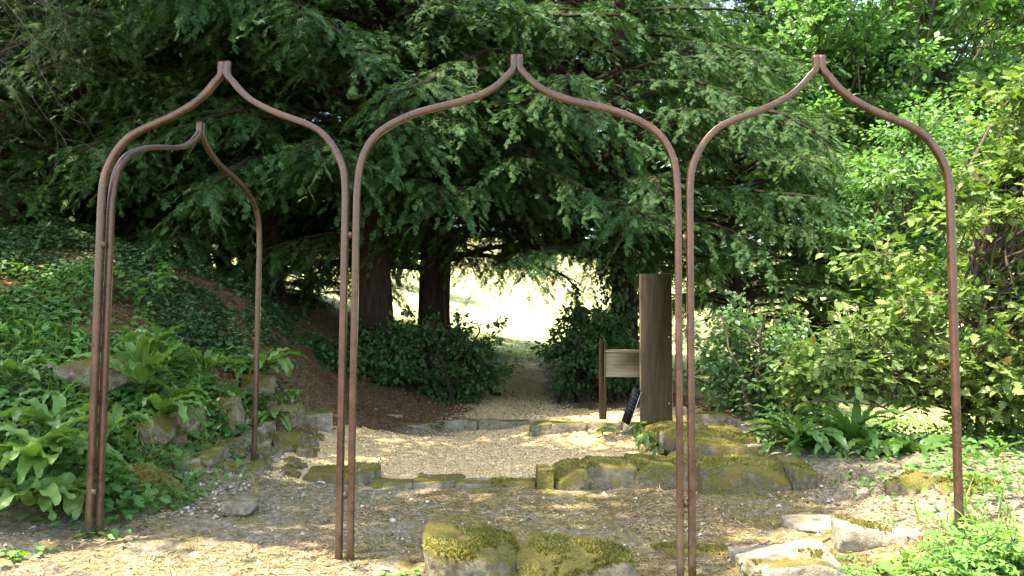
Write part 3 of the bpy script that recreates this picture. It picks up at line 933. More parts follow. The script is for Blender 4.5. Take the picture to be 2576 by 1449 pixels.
yew('dark yew whose trunk stands behind the slim far post', xat(668, 13), 13, .26, 0, .3, 1.0, seed=1, dz=-.9)
yew('yew with the thick reddish trunk seen between the left double posts and the black trunk', xat(935, 12.2), 12.2, .29, 1, 1.9, .98, seed=2, lean=(-.05, .02))
yew('yew with the straight black trunk standing against the bright meadow', xat(1090, 14), 14, .25, 0, 3.6, 1.02, seed=3, dz=-.65)
yew('yew with the ivy covered trunk rising behind the sign stand', xat(1562, 13), 13, .25, 1, 4.4, .94, seed=4, dx=-.7, dz=.0)
yew('yew at the far left with its trunk half out of the photo', xat(15, 12.5), 12.5, .28, 1, 5.3, 1.0, seed=5, dz=-1.7)
yew('yew filling the gap between the two left arches from behind', xat(480, 17), 17, .24, 0, 2.3, .95, seed=6, dz=-1.5)
yew('feathery conifer with low sweeping boughs right of the timber board', xat(1850, 13.5), 13.5, .15, 2, .8, .62, h=4.5, seed=7, dz=.75, name='conifer', cat='conifer')
yew('feathery conifer deeper in behind the right arch', xat(2050, 15.5), 15.5, .15, 2, 2.9, .66, h=4.5, seed=8, dz=.3, name='conifer', cat='conifer')
yew('tall yew behind the others closing the top of the view', xat(1110, 18.5), 18.5, .24, 1, .2, 1.15, seed=9, dz=1.8)


yew('tall yew far behind the timber board', xat(1640, 19), 19, .24, 1, 2.9, 1.15, seed=13, dz=1.2)
yew('broad draping yew between the two left arches, just past the bank crest', xat(330, 13.5), 13.5, .2, 0, 5.1, .9, seed=14, dz=-1.7)
yew('low draping yew closing the view above the bank behind the outer double post', xat(215, 14.5), 14.5, .2, 2, 1.1, .9, h=6, seed=10, dz=-.5, mat='yew')
yew('dense low yew between the slim far post and the left arches', xat(500, 21), 21, .2, 2, 4.0, .9, h=6, seed=11, dz=-1.0, mat='yew')
yew('young bushy yew between the slim far post and the thick reddish trunk', xat(770, 15), 15, .09, 2, 2.2, .36, h=2.6, seed=12, dz=-.35, mat='yew')


def broad(name, label, cat, base, clumps, tm, mat, leaf, nleaf, bark_, seed, trunk_r=.08, flat=.5, group=None, up=.7, nstems=1, twn=4, spread=.25, lean=.25):
    """broadleaf tree or bush. clumps: (centre, radius) list in world coordinates"""
    r = np.random.default_rng(seed); base = np.asarray(base, float)
    t = thing(name, label, cat, tuple(base), group)
    stems = Geo(); Ps, Ds, Ns, As = [], [], [], []
    cl = [(np.asarray(c_, float), rr) for c_, rr in clumps]
    tot = sum(rr ** 2 for _, rr in cl)
    top = max(c_[2] for c_, _ in cl)
    cen = np.mean([c_ for c_, _ in cl], 0)
    axes = []
    for s_ in range(nstems):
        a = base + np.append(r.normal(0, spread * (nstems > 1), 2), -.15)
        e = np.append(cen[:2] * .6 + base[:2] * .4 + r.normal(0, spread * 2 * (nstems > 1), 2), base[2] + (top - base[2]) * .85)
        P = curved(a, e, 0, 9, lean * .2, r); axes.append(P)
        V, F = tube(P, trunk_r * np.linspace(1, .25, 9), 8); stems.add(V, F)
    for c_, rr in cl:
        ax = axes[r.integers(len(axes))]
        zt_ = base[2] + (c_[2] - base[2]) * r.uniform(.35, .8)
        i = int(np.argmin(np.abs(ax[:, 2] - zt_)))
        P = curved(ax[i], c_, .06 * np.linalg.norm(c_ - ax[i]), 7, .08, r)
        V, F = tube(P, trunk_r * .35 * np.linspace(1, .25, 7), 5); stems.add(V, F)
        n = max(6, int(nleaf * rr ** 2 / tot))
        for _ in range(twn):
            tdir = unit(r.normal(0, 1, 3) * [1, 1, flat * .8] + unit(c_ - ax[i]) * .6)
            tl = rr * r.uniform(.7, 1.15)
            e = c_ + tdir * tl
            P2_ = curved(c_ - tdir * rr * .3, e, .0, 5, .06, r)
            V, F = tube(P2_, .012 * np.linspace(1, .3, 5) * max(trunk_r / .06, .4), 4, False); stems.add(V, F)
            k = n // twn + 1
            u = r.random(k) ** .75
            pt = (c_ - tdir * rr * .3) * (1 - u)[:, None] + e * u[:, None]
            offd = unit(r.normal(0, 1, (k, 3)) * [1, 1, flat])
            od = np.abs(r.normal(0, .33, k)) * rr
            pt = pt + offd * od[:, None]
            Ps.append(pt); Ds.append(unit(offd * .8 + tdir * .6 + r.normal(0, .3, (k, 3)) - [0, 0, .35]))
            Ns.append(np.array([0, 0, up]) + r.normal(0, .38, (k, 3)))
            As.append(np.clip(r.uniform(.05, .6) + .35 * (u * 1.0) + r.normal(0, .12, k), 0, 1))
    stems.build('stems' if nstems > 1 else 'trunk', bark_, t, True, base)
    P = np.concatenate(Ps); D = np.concatenate(Ds); N = np.concatenate(Ns); A = np.concatenate(As)
    gz = height(P[:, 0], P[:, 1]); P[:, 2] = np.maximum(P[:, 2], gz + .03)
    S = r.uniform(.65, 1.2, len(P)) * leaf
    V, F, a = scatter(P - base, D, N, S, tm, A)
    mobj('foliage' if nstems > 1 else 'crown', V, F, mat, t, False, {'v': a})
    return t


def ell(c_, rad, n, rr, seed, shell=.6):
    r = np.random.default_rng(seed); out = []
    for _ in range(n):
        d = unit(r.normal(0, 1, 3)); q = r.uniform(shell, 1) if r.random() < .8 else r.uniform(.1, shell)
        out.append((np.asarray(c_) + d * np.asarray(rad) * q, rr * r.uniform(.65, 1.35)))
    return out


def gz(x_, y_): return (x_, y_, h1(x_, y_))


# sunlit hazels at upper right
broad('hazel_tree', 'bright sunlit hazel filling the sky above the right arch', 'tree', gz(8.5, 18.5), ell((8.9, 17.6, 7.3), (5.2, 2.6, 4.2), 200, .75, 1), T_KITE, M['hazel'], .175, 80000, M['bark2'], 21, .14, .35)
broad('hazel_tree', 'leafy hazel behind the right arch, lower and denser than the bright one', 'tree', gz(6.6, 13.5), ell((7.2, 13.2, 3.0), (2.7, 1.6, 2.0), 90, .55, 2), T_KITE, M['hazel'], .11, 26000, M['bark2'], 22, .09, .4)
broad('hazel_tree', 'pale leaved tree at the top right corner of the photo', 'tree', gz(14.5, 22), ell((14.0, 21.5, 9.5), (3.4, 3.0, 4.5), 70, .9, 3), T_KITE, M['far'], .19, 14000, M['bark2'], 23, .15, .4)
# near oak
broad('oak_sapling', 'yellow green young oak spreading beside and behind the lone right post', 'oak', gz(4.6, 7.6),
      ell((4.95, 7.4, 1.6), (1.45, 1.1, 1.35), 90, .36, 4) + ell((5.5, 7.2, 3.1), (.9, .9, .9), 30, .34, 44) + ell((3.5, 7.6, 1.0), (1.0, .6, .5), 30, .28, 5), T_OAK, M['oak'], .1, 15000, M['twig'], 24, .05, .4)
broad('leafy_shrub', 'blue green shrub with oval leaves between the timber board and the oak', 'shrub', gz(2.9, 9.6),
      ell((3.15, 9.5, .95), (.8, .6, .7), 40, .28, 6) + [((2.5, 9.4, .55), .2), ((2.6, 9.4, 1.5), .14), ((2.8, 9.4, 1.75), .14)], T_OVATE, M['shrub2'], .085, 3600, M['twig'], 25, .03, .7, nstems=5, spread=.2)
broad('leafy_shrub', 'low dark green shrub filling behind the mossy side wall', 'shrub', gz(3.4, 10.6),
      ell((3.7, 10.7, .6), (1.1, .6, .4), 36, .32, 7), T_OVATE, M['shrub'], .08, 4200, M['limb'], 26, .03, .7, nstems=5, spread=.25)
broad('dark_bush', 'wide dark bush left of the worn path under the black trunk', 'bush', gz(-1.3, 12.3),
      ell((-1.35, 12.1, .88), (1.25, .7, .5), 62, .3, 8) + [((-.35, 11.9, 1.15), .2), ((-.25, 11.9, 1.45), .13), ((-1.9, 12, 1.3), .3), ((-.1, 11.8, .75), .25), ((-.8, 12, 1.55), .12), ((-1.15, 12, 1.5), .14), ((-1.6, 12.1, 1.62), .12), ((-2.3, 11.8, 1.45), .2), ((-.55, 11.6, .35), .2), ((-1.0, 11.5, .3), .2)], T_OVATE, M['shrub'], .085, 11000, M['limb'], 27, .03, .7, nstems=8, spread=.45)
broad('dark_bush', 'rounded dark bush right of the worn path behind the sign stand', 'bush', gz(1.35, 12.2),
      ell((1.45, 12.1, 1.0), (.8, .6, .72), 46, .28, 9) + [((1.1, 12, 1.65), .2), ((.8, 12, .5), .25), ((.75, 12, 1.35), .12), ((.62, 11.9, .95), .12), ((1.0, 12, 1.95), .12), ((1.7, 12, 1.9), .15)], T_OVATE, M['shrub'], .085, 8000, M['limb'], 28, .03, .7, nstems=6, spread=.3)
broad('low_bush', 'small leafy bush at the foot of the thick reddish trunk', 'bush', gz(-2.6, 11.4),
      ell((-2.55, 11.3, 1.0), (.6, .4, .3), 16, .22, 10), T_OVATE, M['shrub'], .08, 2200, M['limb'], 29, .02, .7, nstems=3)
# ivy on the trunk behind the sign
r = np.random.default_rng(5)
xi, yi = xat(1562, 13), 13.0
n = 2200; th = r.uniform(0, 6.28, n); zi = r.uniform(0, 4.2, n); rr_ = .27 * (1 - .07 * zi) + np.abs(r.normal(0, .07, n)) + .1
Pn = np.stack([rr_ * np.cos(th), rr_ * np.sin(th), zi], 1)
V, F, a = scatter(Pn, np.stack([r.normal(0, .5, n), r.normal(0, .5, n), -np.ones(n)], 1), np.stack([np.cos(th), np.sin(th), r.normal(.3, .3, n)], 1), r.uniform(.06, .1, n), T_OVATE, r.random(n))
o = mobj('ivy', V, F, M['ivy'], None, False, {'v': a}); o.location = gz(xi, yi); tag(o, 'ivy climbing the trunk behind the sign stand', 'ivy')

# far trees beyond the meadow and behind the bank
far = [(11, 27, 13, 'far', 'tall tree behind the sunlit hazel at the top right'), (5.5, 30, 15, 'far', 'bright tree behind the two feathery conifers'), (18, 26, 14, 'far', 'tall leafy tree closing the right edge of the view'), (-7.5, 20, 4.5, 'far', 'low sunlit tree just behind the yews at the left'), (-12.5, 19, 5, 'far', 'low sunlit tree beyond the leftmost yew trunk'), (-16, 30, 6, 'far', 'sunlit tree seen through the far left yew boughs'), (-9.5, 26, 5, 'far', 'sunlit tree seen through the left arch just over the bank'), (-5.5, 38, 6, 'far', 'bright tree across the meadow behind the inner arch'),
       (-20, 44, 8, 'far', 'far broad tree at the left edge of the meadow'), (16, 34, 7, 'far', 'sunlit tree low behind the right hazels'), (21, 30, 9, 'fardark', 'dark olive tree in the top right corner of the woods'), (11, 46, 8, 'far', 'far tree glimpsed between the conifers'),
       (27, 44, 10, 'fardark', 'far dark tree at the right edge of the meadow'), (-12, 60, 8, 'far', 'far tree on the hill above the left arch'), (6, 90, 10, 'far', 'tree on the crest above the meadow')]
for i, (x_, y_, hh_, mt, lb) in enumerate(far):
    b0 = gz(x_, y_)
    broad('far_tree', lb, 'tree', b0, ell((x_, y_, b0[2] + hh_ * .58), (hh_ * .42, hh_ * .4, hh_ * .46), 60, hh_ * .11, 30 + i), T_KITE, M[mt], .24 if y_ < 50 else .34, 5500, M['bark2'], 40 + i, .16, .6, 'trees beyond the meadow')

# unseen tree added beside the camera, crown shaped to dapple the foreground with shade
broad('unseen_shade_tree', 'unseen broad tree added left of the view, its crown shaped to shade the foreground', 'tree', gz(-6.5, 2.5),
      ell((-4.2, 6.2, 8.6), (4.7, 4.5, 1.3), 110, .8, 61), T_KITE, M['hazel'], .16, 27000, M['bark2'], 62, .2, .3)

# leaf-bare branches at the top left
t = thing('bare_branch', 'leafless grey twigs hanging into the top left corner', 'branch', (-4.15, 5.8, 4.25))
G = Geo(); r = np.random.default_rng(9)
def twigs(a, d, L, rad, dep):
    P = [np.array(a, float)]; d = unit(d)
    for _ in range(7):
        d = unit(d + r.normal(0, .17, 3) + [0, 0, -.05]); P.append(P[-1] + d * L / 7)
    V, F = tube(P, np.linspace(rad, rad * .35, 8), 4, False); G.add(V, F)
    if dep:
        for _ in range(5):
            i = r.integers(2, 8); s = unit(r.normal(0, 1, 3)); twigs(P[i], d * .8 + s * .7, L * r.uniform(.4, .7), rad * .5, dep - 1)
for a, d in (((-.3, 0, .15), (.9, .1, -.25)), ((-.3, .2, -.1), (.8, 0, -.35)), ((-.5, 0, -.5), (.9, .1, -.3)), ):
    twigs(a, d, 1.1, .006, 2)
G.build('twigs', M['twig'], t)


# ------------------------------------------------------------------ ferns
def frond(G, base, az, L, w, rise, curl, r, shade):
    """one strap-shaped wavy frond"""
    n = 18; t = np.linspace(0, 1, n)
    el = rise - curl * t ** 1.3
    dx = np.cos(el); dz = np.sin(el)
    s = np.append(0, np.cumsum((dx[:-1] + dx[1:]) / 2)) * L / (n - 1); zz_ = np.append(0, np.cumsum((dz[:-1] + dz[1:]) / 2)) * L / (n - 1)
    tw = r.normal(0, .35); bend = r.normal(0, .3)
    A = az + bend * t
    cx_ = np.cumsum(np.append(0, np.diff(s)) * np.cos(A)); cy_ = np.cumsum(np.append(0, np.diff(s)) * np.sin(A))
    C_ = np.stack([cx_, cy_, zz_], 1) + base
    wd = w * np.minimum(1, t * 5 + .12) * np.clip((1.02 - t) * 3.2, 0, 1) ** .6 * (1 - .12 * t)
    side = np.stack([-np.sin(A), np.cos(A), np.zeros(n)], 1)
    up_ = np.stack([-np.sin(el) * np.cos(A), -np.sin(el) * np.sin(A), np.cos(el)], 1)
    ph = r.uniform(0, 6.28, 2); ca, sa = math.cos(tw), math.sin(tw)
    S_ = side * ca + up_ * sa; U_ = up_ * ca - side * sa
    V = []
    for j, q in enumerate((-1, -.55, 0, .55, 1)):
        wave = .3 * w * np.sin(t * L / w * 3.3 + ph[0 if q < 0 else 1]) * abs(q) ** 1.5
        V.append(C_ + S_ * (wd * q)[:, None] + U_ * (wave + abs(q) * wd * .28)[:, None])
    V = np.concatenate(V); I = np.arange(5 * n).reshape(5, n)
    F = np.stack([I[:-1, :-1].ravel(), I[:-1, 1:].ravel(), I[1:, 1:].ravel(), I[1:, :-1].ravel()], 1)
    G.add(V, [F], shade)


def fern(label, px, py, L, n, seed, Y=None, mat='fern', w=.032, spread=(0, 6.283), rise=(.5, 1.35), dz=.0, curl=(1.1, 2.3)):
    r = np.random.default_rng(seed)
    p = at(px, py, Y) if Y else ground_at(px, py)
    t = thing('fern', label, 'fern', (p[0], p[1], p[2] + dz), "hart's tongue ferns")
    G = Geo()
    for i in range(n):
        az = r.uniform(*spread)
        frond(G, np.array([r.normal(0, .02), r.normal(0, .02), 0]), az, L * r.uniform(.6, 1.15), w * r.uniform(.75, 1.2), r.uniform(*rise), r.uniform(*curl), r, np.clip(r.normal(.45, .22), 0, 1))
    G.build('fronds', M[mat], t, True)
    return t


fern('biggest lush fern at the left edge in front of the bank', 95, 1175, .52, 36, 1, 4.75, w=.047)
fern('lower fern fronds spilling over the dirt at the left edge', 60, 1265, .38, 24, 2, 4.6, w=.05, rise=(.2, 1.0))
fern('fern hanging down behind the outer double post foot', 160, 1240, .36, 14, 3, 4.8, w=.048, rise=(.1, .9))
fern('upright pale fern right of the outer double post', 352, 965, .52, 20, 4, 6.3, w=.045, rise=(.8, 1.45), curl=(.7, 1.8))
fern('arching fern with fronds bending over the mossy rocks', 405, 1040, .44, 10, 5, 6.1, w=.042, rise=(.3, 1.0), spread=(-1.6, 1.2), curl=(1.3, 2.4))
fern('fern high on the bank behind the upright pale fern', 395, 890, .5, 16, 6, 6.9, w=.042)
fern('shaded fern cluster by the slim far post', 665, 930, .5, 26, 7, 8.0, w=.042)
fern('drooping fern just below the cluster at the far post', 655, 1000, .42, 10, 8, 7.7, w=.03, rise=(.0, .8), curl=(1.2, 2.2))
fern('small fern on the rubble above the hewn block', 735, 1005, .26, 8, 9, 8.2, w=.024)
fern('small drooping fern in the middle of the rubble slope', 565, 985, .34, 6, 10, 7.2, w=.03, rise=(0, .6), curl=(1.2, 2.2))
fern('pale fern left of the outer double post on the bank', 150, 1010, .34, 9, 11, 5.9, w=.03)
fern('fern at far left among sunlit weeds', 40, 950, .36, 12, 12, 6.0, w=.032)
fern('small fern drooping over the edge left of the square hewn block', 690, 1045, .34, 10, 31, 7.6, w=.034, rise=(.0, .9), curl=(1.1, 2.2))
fern('fern between the orange capped rock and the arching fern', 440, 1010, .4, 12, 32, 6.5, w=.038, rise=(.3, 1.2))
fern('fern crown left of the drooping fern in the rubble', 520, 925, .42, 14, 33, 7.3, w=.038)
fern('fern hugging the back of the outer double post', 285, 1080, .38, 14, 34, 5.6, w=.04, rise=(.2, 1.2))
fern('fern directly above the biggest left edge fern', 130, 1085, .44, 18, 35, 5.3, w=.042)
fern('big glossy fern in the centre of the right hand group', 2150, 1135, .74, 38, 13, 7.2, 'ferndark', .05, rise=(.4, 1.45), curl=(.7, 2.0))
fern('wide fern on the left side of the right hand group', 2020, 1130, .64, 30, 14, 7.3, 'ferndark', .046)
fern('dark trailing fern nearest the lone post', 2290, 1160, .66, 34, 15, 6.9, 'ferndark', .046, rise=(.1, 1.0))
fern('pale low fern in front of the right hand group', 2190, 1150, .52, 14, 16, 6.9, 'fern', .044, rise=(.1, .9))
fern('fern tucked between the right hand group and the mossy wall', 1940, 1120, .32, 10, 17, 7.5, 'fern', .03)
fern('dark fern right of the lone post under the oak', 2490, 1180, .6, 24, 18, 6.4, 'ferndark', .046, rise=(.1, 1.1))
fern('little fern growing out of the back rubble wall', 1518, 1078, .2, 9, 19, 9.1, 'fern', .018, spread=(-2.9, -.2), rise=(-.2, .6), curl=(.8, 1.8))
fern('small fern on the corner where back wall meets side wall', 1606, 1072, .18, 10, 20, 8.8, 'fern', .018, spread=(-3.1, .1), rise=(-.3, 1.1), curl=(.8, 1.8))
fern('fern hanging on the inner face of the side wall', 1622, 1092, .22, 12, 21, 8.35, 'fern', .02, spread=(-3.3, -.5), rise=(-.4, .6), curl=(.8, 1.6))
fern('last small fern along the side wall nearest the crossing wall', 1655, 1122, .2, 10, 22, 7.9, 'fern', .02, spread=(-3.3, -.5), rise=(-.3, .6), curl=(.8, 1.6))
fern('tiny yellow green fern by the back kerb', 1085, 1078, .16, 7, 23, 9.7, 'fern', .014)
fern('bright fern leaf at the bottom edge below the tilted slab', 2255, 1462, .2, 6, 24, 4.15, 'fern', .036, rise=(.8, 1.4))


# ------------------------------------------------------------------ weeds
def serrated():
    side = []
    k = 6
    for i in range(k):
        t = (i + .3) / k; w = .34 * math.sin(math.pi * (.14 + .8 * t)) ** .9
        side.append((w, t * .97, .05)); side.append((w * .8, t * .97 + .05, .04))
    V = [(0, 0, 0)] + side + [(0, 1.06, -.12)] + [(-x_, y_, z_) for x_, y_, z_ in side[::-1]] + [(0, .2, 0), (0, .45, .0), (0, .75, -.03)]
    m = len(side); tip = m + 1; c0, c1, c2 = 2 * m + 2, 2 * m + 3, 2 * m + 4
    F = []
    def cc(y_): return c0 if y_ < .33 else (c1 if y_ < .62 else c2)
    ring = list(range(0, 2 * m + 2))
    for i in range(len(ring)):
        a_, b_ = ring[i], ring[(i + 1) % len(ring)]
        F.append((cc((V[a_][1] + V[b_][1]) / 2), a_, b_))
    F += [(c0, m // 3 + 1, c1)]
    return (V, [F])


T_NET = serrated()


def herb(name, label, cat, px, py, Y, H, nst, leaf, seed, mat='nettle', tm=T_NET, pairs=5, spread=.08, group=None, lean=.25, top=1.0):
    r = np.random.default_rng(seed); p = at(px, py, Y) if Y else ground_at(px, py)
    if Y: p[2] = min(p[2], h1(p[0], p[1]) + .02) if py > 1200 else p[2]
    t = thing(name, label, cat, tuple(p), group); S = Geo(); L = Geo()
    for s_ in range(nst):
        a = np.append(r.normal(0, spread, 2), -.02); e = a + np.array([r.normal(0, lean * H), r.normal(0, lean * H), H * r.uniform(.6, 1.1)])
        P = curved(a, e, 0, 6, .05, r); V, F = tube(P, np.linspace(.0035, .0015, 6), 4, False); S.add(V, F)
        az = r.uniform(0, 6.28)
        for k in range(pairs):
            q = .25 + .75 * (k + .5) / pairs; i = min(int(q * 5), 4); b0 = P[i] + (P[i + 1] - P[i]) * (q * 5 - i)
            az += 1.57 + r.normal(0, .2)
            for sg in (0, math.pi):
                d = np.array([math.cos(az + sg), math.sin(az + sg), r.uniform(-.75, .15)]); sz = leaf * r.uniform(.7, 1.15) * (1 - .45 * (q - .4) ** 2 * 2)
                V, F = tube([b0, b0 + d * sz * .3], [.0015, .001], 3, False); S.add(V, F)
                V, F, A = scatter((b0 + d * sz * .3)[None], d[None], (np.array([0, 0, 1]) + r.normal(0, .22, 3) - d * .1)[None], [sz], tm, np.array([np.clip(r.normal(.5, .25), 0, 1)]))
                L.add(V, F, A)
    S.build('stems', M['herb'], t); L.build('leaves', M[mat], t)
    return t


for i, (px, py, Y, H, lb) in enumerate([
    (2420, 1440, 4.4, .17, 'nettle clump just right of the lone post at the bottom edge'), (2500, 1430, 4.45, .24, 'tall nettle clump in the bottom right corner'), (2555, 1400, 4.6, .22, 'nettle clump cut by the right edge of the photo'),
    (2330, 1462, 4.2, .18, 'low nettles below the tilted slab'), (2460, 1470, 4.15, .2, 'nearest nettles at the bottom edge right of centre corner'), (2200, 1470, 4.12, .1, 'pale low weeds under the sunlit slab'),
    (2400, 1330, 4.9, .1, 'weeds behind the foot of the lone post')]):
    herb('nettle', lb, 'nettle', px, py, None, H, 9 if H > .15 else 8, .12 if H > .15 else .09, 60 + i, pairs=4, spread=.12, group='nettles at the lower right')
for i, (px, py, Y, H, lb) in enumerate([(1195, 1462, 4.08, .08, 'small lobed leaves in front of the taller boulder'), (1070, 1465, 4.1, .07, 'green seedling leaves left of the taller boulder'), (1000, 1462, 4.12, .05, 'flat leaves at the bottom edge near the double post'),
                                         (930, 1452, 4.2, .05, 'sprig at the bottom edge right of the double post foot'), (255, 1345, 4.62, .09, 'bright seedling at the foot of the outer double post'), (20, 1400, 4.45, .08, 'low leafy weeds at the left edge by the dirt'),
                                         (935, 1246, 6.1, .03, 'flat green weed on the path behind the double post'), (430, 1380, 4.6, .02, 'single fallen green leaf cluster on the dirt path')]):
    herb('seedling', lb, 'weed', px, py, None, H, 7, .055, 80 + i, 'nettle', T_MAPLE, 2, .07, 'small weeds on the path', .5)
herb('tall_weed', 'upright weed with yellowing heart shaped leaves on the bank', 'weed', 362, 745, 7.6, .42, 3, .11, 95, 'herb', T_OVATE, 5, .1)
herb('tall_weed', 'leafy weed standing alone on the shaded bank top', 'weed', 425, 735, 8.0, .38, 2, .1, 96, 'herb', T_OVATE, 5, .04)
herb('tall_weed', 'pale leaved weed above the outer double post links', 'weed', 235, 700, 7.8, .34, 2, .1, 97, 'shrub2', T_OVATE, 4, .04)
herb('broad_weed', 'broad leaved weed in front of the upright pale fern', 'weed', 520, 960, 6.6, .16, 5, .11, 98, 'herb', T_LANCE, 3, .05)
herb('red_stem_weed', 'weed with reddish drying stems behind the mossy rock', 'weed', 480, 1240, 5.5, .28, 7, .05, 99, 'herb', T_OVATE, 4, .12)
herb('dry_stalk', 'tall thin dried stalk on the rubble slope', 'weed', 545, 1145, 6.3, .62, 1, .05, 100, 'straw', T_OVATE, 4, .02, None, .12)
for i, (px, py, Y, lb) in enumerate([(25, 845, 6.2, 'topmost sunlit broad leaves at the left edge'), (85, 835, 6.3, 'sunlit broad leaves right of the left edge'), (135, 880, 6.1, 'sunlit leaves above the wide mossy rock'), (50, 905, 5.9, 'sunlit leaves left of the pink flowers'),
                                      (470, 1030, 6.3, 'leafy weed beside the arching fern'), (300, 1050, 5.9, 'weed between the double post and the orange capped rock'), (600, 905, 8.0, 'weed left of the slim far post'), (455, 905, 7.0, 'weed between two ferns on the bank'), (330, 1165, 5.5, 'weed over the big rounded rock')]):
    herb('bank_weed', lb, 'weed', px, py, None, .16, 9, .1, 120 + i, 'nettle' if i < 4 else 'herb', T_OVATE, 3, .12, 'leafy weeds on the bank', .6)
# pink flowers on the left bank
for i, (px, py) in enumerate(((125, 921), (181, 938))):
    p = at(px, py, 5.7); t = thing('pink_flower', ('upper', 'lower')[i] + ' pink campion flower left of the outer double post', 'flower', tuple(p), 'pink flowers')
    r = np.random.default_rng(i); A_ = np.arange(5) * 1.257
    V, F, a = scatter(np.zeros((5, 3)), np.stack([np.cos(A_), -.5 + 0 * A_, np.sin(A_)], 1), np.tile([0, -1, .5], (5, 1)), np.full(5, .017), T_OVATE, r.random(5))
    mobj('petals', V, F, M['petal'], t, False, {'v': a})
    V, F = tube([(0, 0, 0), (.01, .02, -.15), (0, .04, -.4)], .002, 4, False); mobj('stem', V, F, M['herb'], t)

# ------------------------------------------------------------------ ground cover, litter, chips
def patch(n, xr, yr, dens, seed):
    r = np.random.default_rng(seed); x = r.uniform(*xr, n); y = r.uniform(*yr, n)
    k = r.random(n) < dens(x, y); x, y = x[k], y[k]
    return x, y, height(x, y), r


def nz2(x, y, s, seed=0):
    return np.array([noise.noise(Vector((a * s, b_ * s, seed))) for a, b_ in zip(x, y)])


bankline = lambda x, y: -x - 2.3 - .2 * np.clip(y - 7, 0, 9)      # >0 on the bank


def dens_bank(x, y):
    b_ = bankline(x, y)
    return np.clip(.3 + b_ * 2.2, 0, 1) * (b_ > -.15) * np.clip(nz2(x, y, 1.6) * 2.5 + .95, .12, 1)


x, y, z, r = patch(95000, (-8.5, -1.8), (4.6, 12.5), dens_bank, 3)
hgt = r.uniform(.02, .3, len(x)) * np.clip(.5 + nz2(x, y, .9, 4) * 1.6, .25, 1.3) * np.clip((bankline(x, y) + .2) * 1.3, .2, 1)
P = np.stack([x, y, z + hgt], 1); D = np.stack([r.normal(0, 1, len(x)), r.normal(-.5, 1, len(x)), r.normal(-.3, .35, len(x))], 1)
N = np.stack([r.normal(0, .4, len(x)), r.normal(-.35, .4, len(x)), np.ones(len(x))], 1)
sz = r.uniform(.035, .085, len(x)) * np.where(y > 8, .9, 1)
far_ = nz2(x, y, .8, 9) + (y - 8.2) * .5 - (x + 4) * .12
G1, G2 = Geo(), Geo()
sel = far_ < .0; rs = r.random(len(x)) < .6
cv = np.clip(.45 + .8 * nz2(x, y, 1.1, 12) + r.normal(0, .15, len(x)), 0, 1)
for mk, tm in ((sel & rs, T_OVATE), (sel & ~rs, T_MAPLE)):
    V, F, a = scatter(P[mk], D[mk], N[mk], sz[mk], tm, cv[mk]); G1.add(V, F, a)
V, F, a = scatter(P[~sel], D[~sel], N[~sel], sz[~sel] * 1.1, T_OVATE, cv[~sel]); G2.add(V, F, a)
o = G1.build('undergrowth', M['herb']); o['kind'] = 'stuff'; tag(o, 'green brambles and weeds covering the left bank', 'undergrowth')
o = G2.build('ivy_ground_cover', M['ivy']); o['kind'] = 'stuff'; tag(o, 'dark ivy carpet on the shaded top of the bank', 'ground cover')


def dens_right(x, y):
    a = np.clip((x - 2.45 - .15 * (y < 5)) * 2.2, 0, 1) * (y > 4.6) * (y < 9.5)
    return a * np.clip(nz2(x, y, 1.8, 5) * 2 + .6, .03, 1)


x, y, z, r = patch(9000, (2.3, 6), (4.3, 9.5), dens_right, 6)
P = np.stack([x, y, z + r.uniform(.01, .14, len(x))], 1)
V, F, a = scatter(P, np.stack([r.normal(0, 1, len(x)), r.normal(-.4, 1, len(x)), r.normal(-.2, .3, len(x))], 1), np.stack([r.normal(0, .4, len(x)), r.normal(-.3, .4, len(x)), np.ones(len(x))], 1), r.uniform(.03, .065, len(x)), T_OVATE, r.random(len(x)))
o = mobj('low_weeds', V, F, M['herb'], None, False, {'v': a}); o['kind'] = 'stuff'; tag(o, 'small leafy weeds over the soil at the right', 'ground cover')

# grass blades: sunny tufts left, right front, meadow edge, dry bits on the path
T_BLADE = ([(-.03, 0, 0), (.03, 0, 0), (-.02, .5, .06), (.02, .5, .06), (0, 1, -.15)], [[(0, 1, 3, 2)], [(2, 3, 4)]])


def blades(name, label, pts, H, mat, seed, lay=.35, cat='grass', wx=1):
    r = np.random.default_rng(seed); n = len(pts)
    D = np.stack([r.normal(0, lay, n), r.normal(0, lay, n), np.ones(n) if lay < 2 else r.uniform(0, .6, n)], 1)
    V, F, a = scatter(pts, D, r.normal(0, 1, (n, 3)), r.uniform(.4, 1.1, n) * H, T_BLADE, r.random(n), wx)
    o = mobj(name, V, F, M[mat], None, False, {'v': a}); o['kind'] = 'stuff'; tag(o, label, cat)


def tuft_pts(centres, per, sd, seed):
    r = np.random.default_rng(seed); out = []
    for c_ in centres:
        q = r.normal(0, sd, (per, 2)) + np.array(c_[:2]); out.append(np.stack([q[:, 0], q[:, 1], height(q[:, 0], q[:, 1]) - .01], 1))
    return np.concatenate(out)


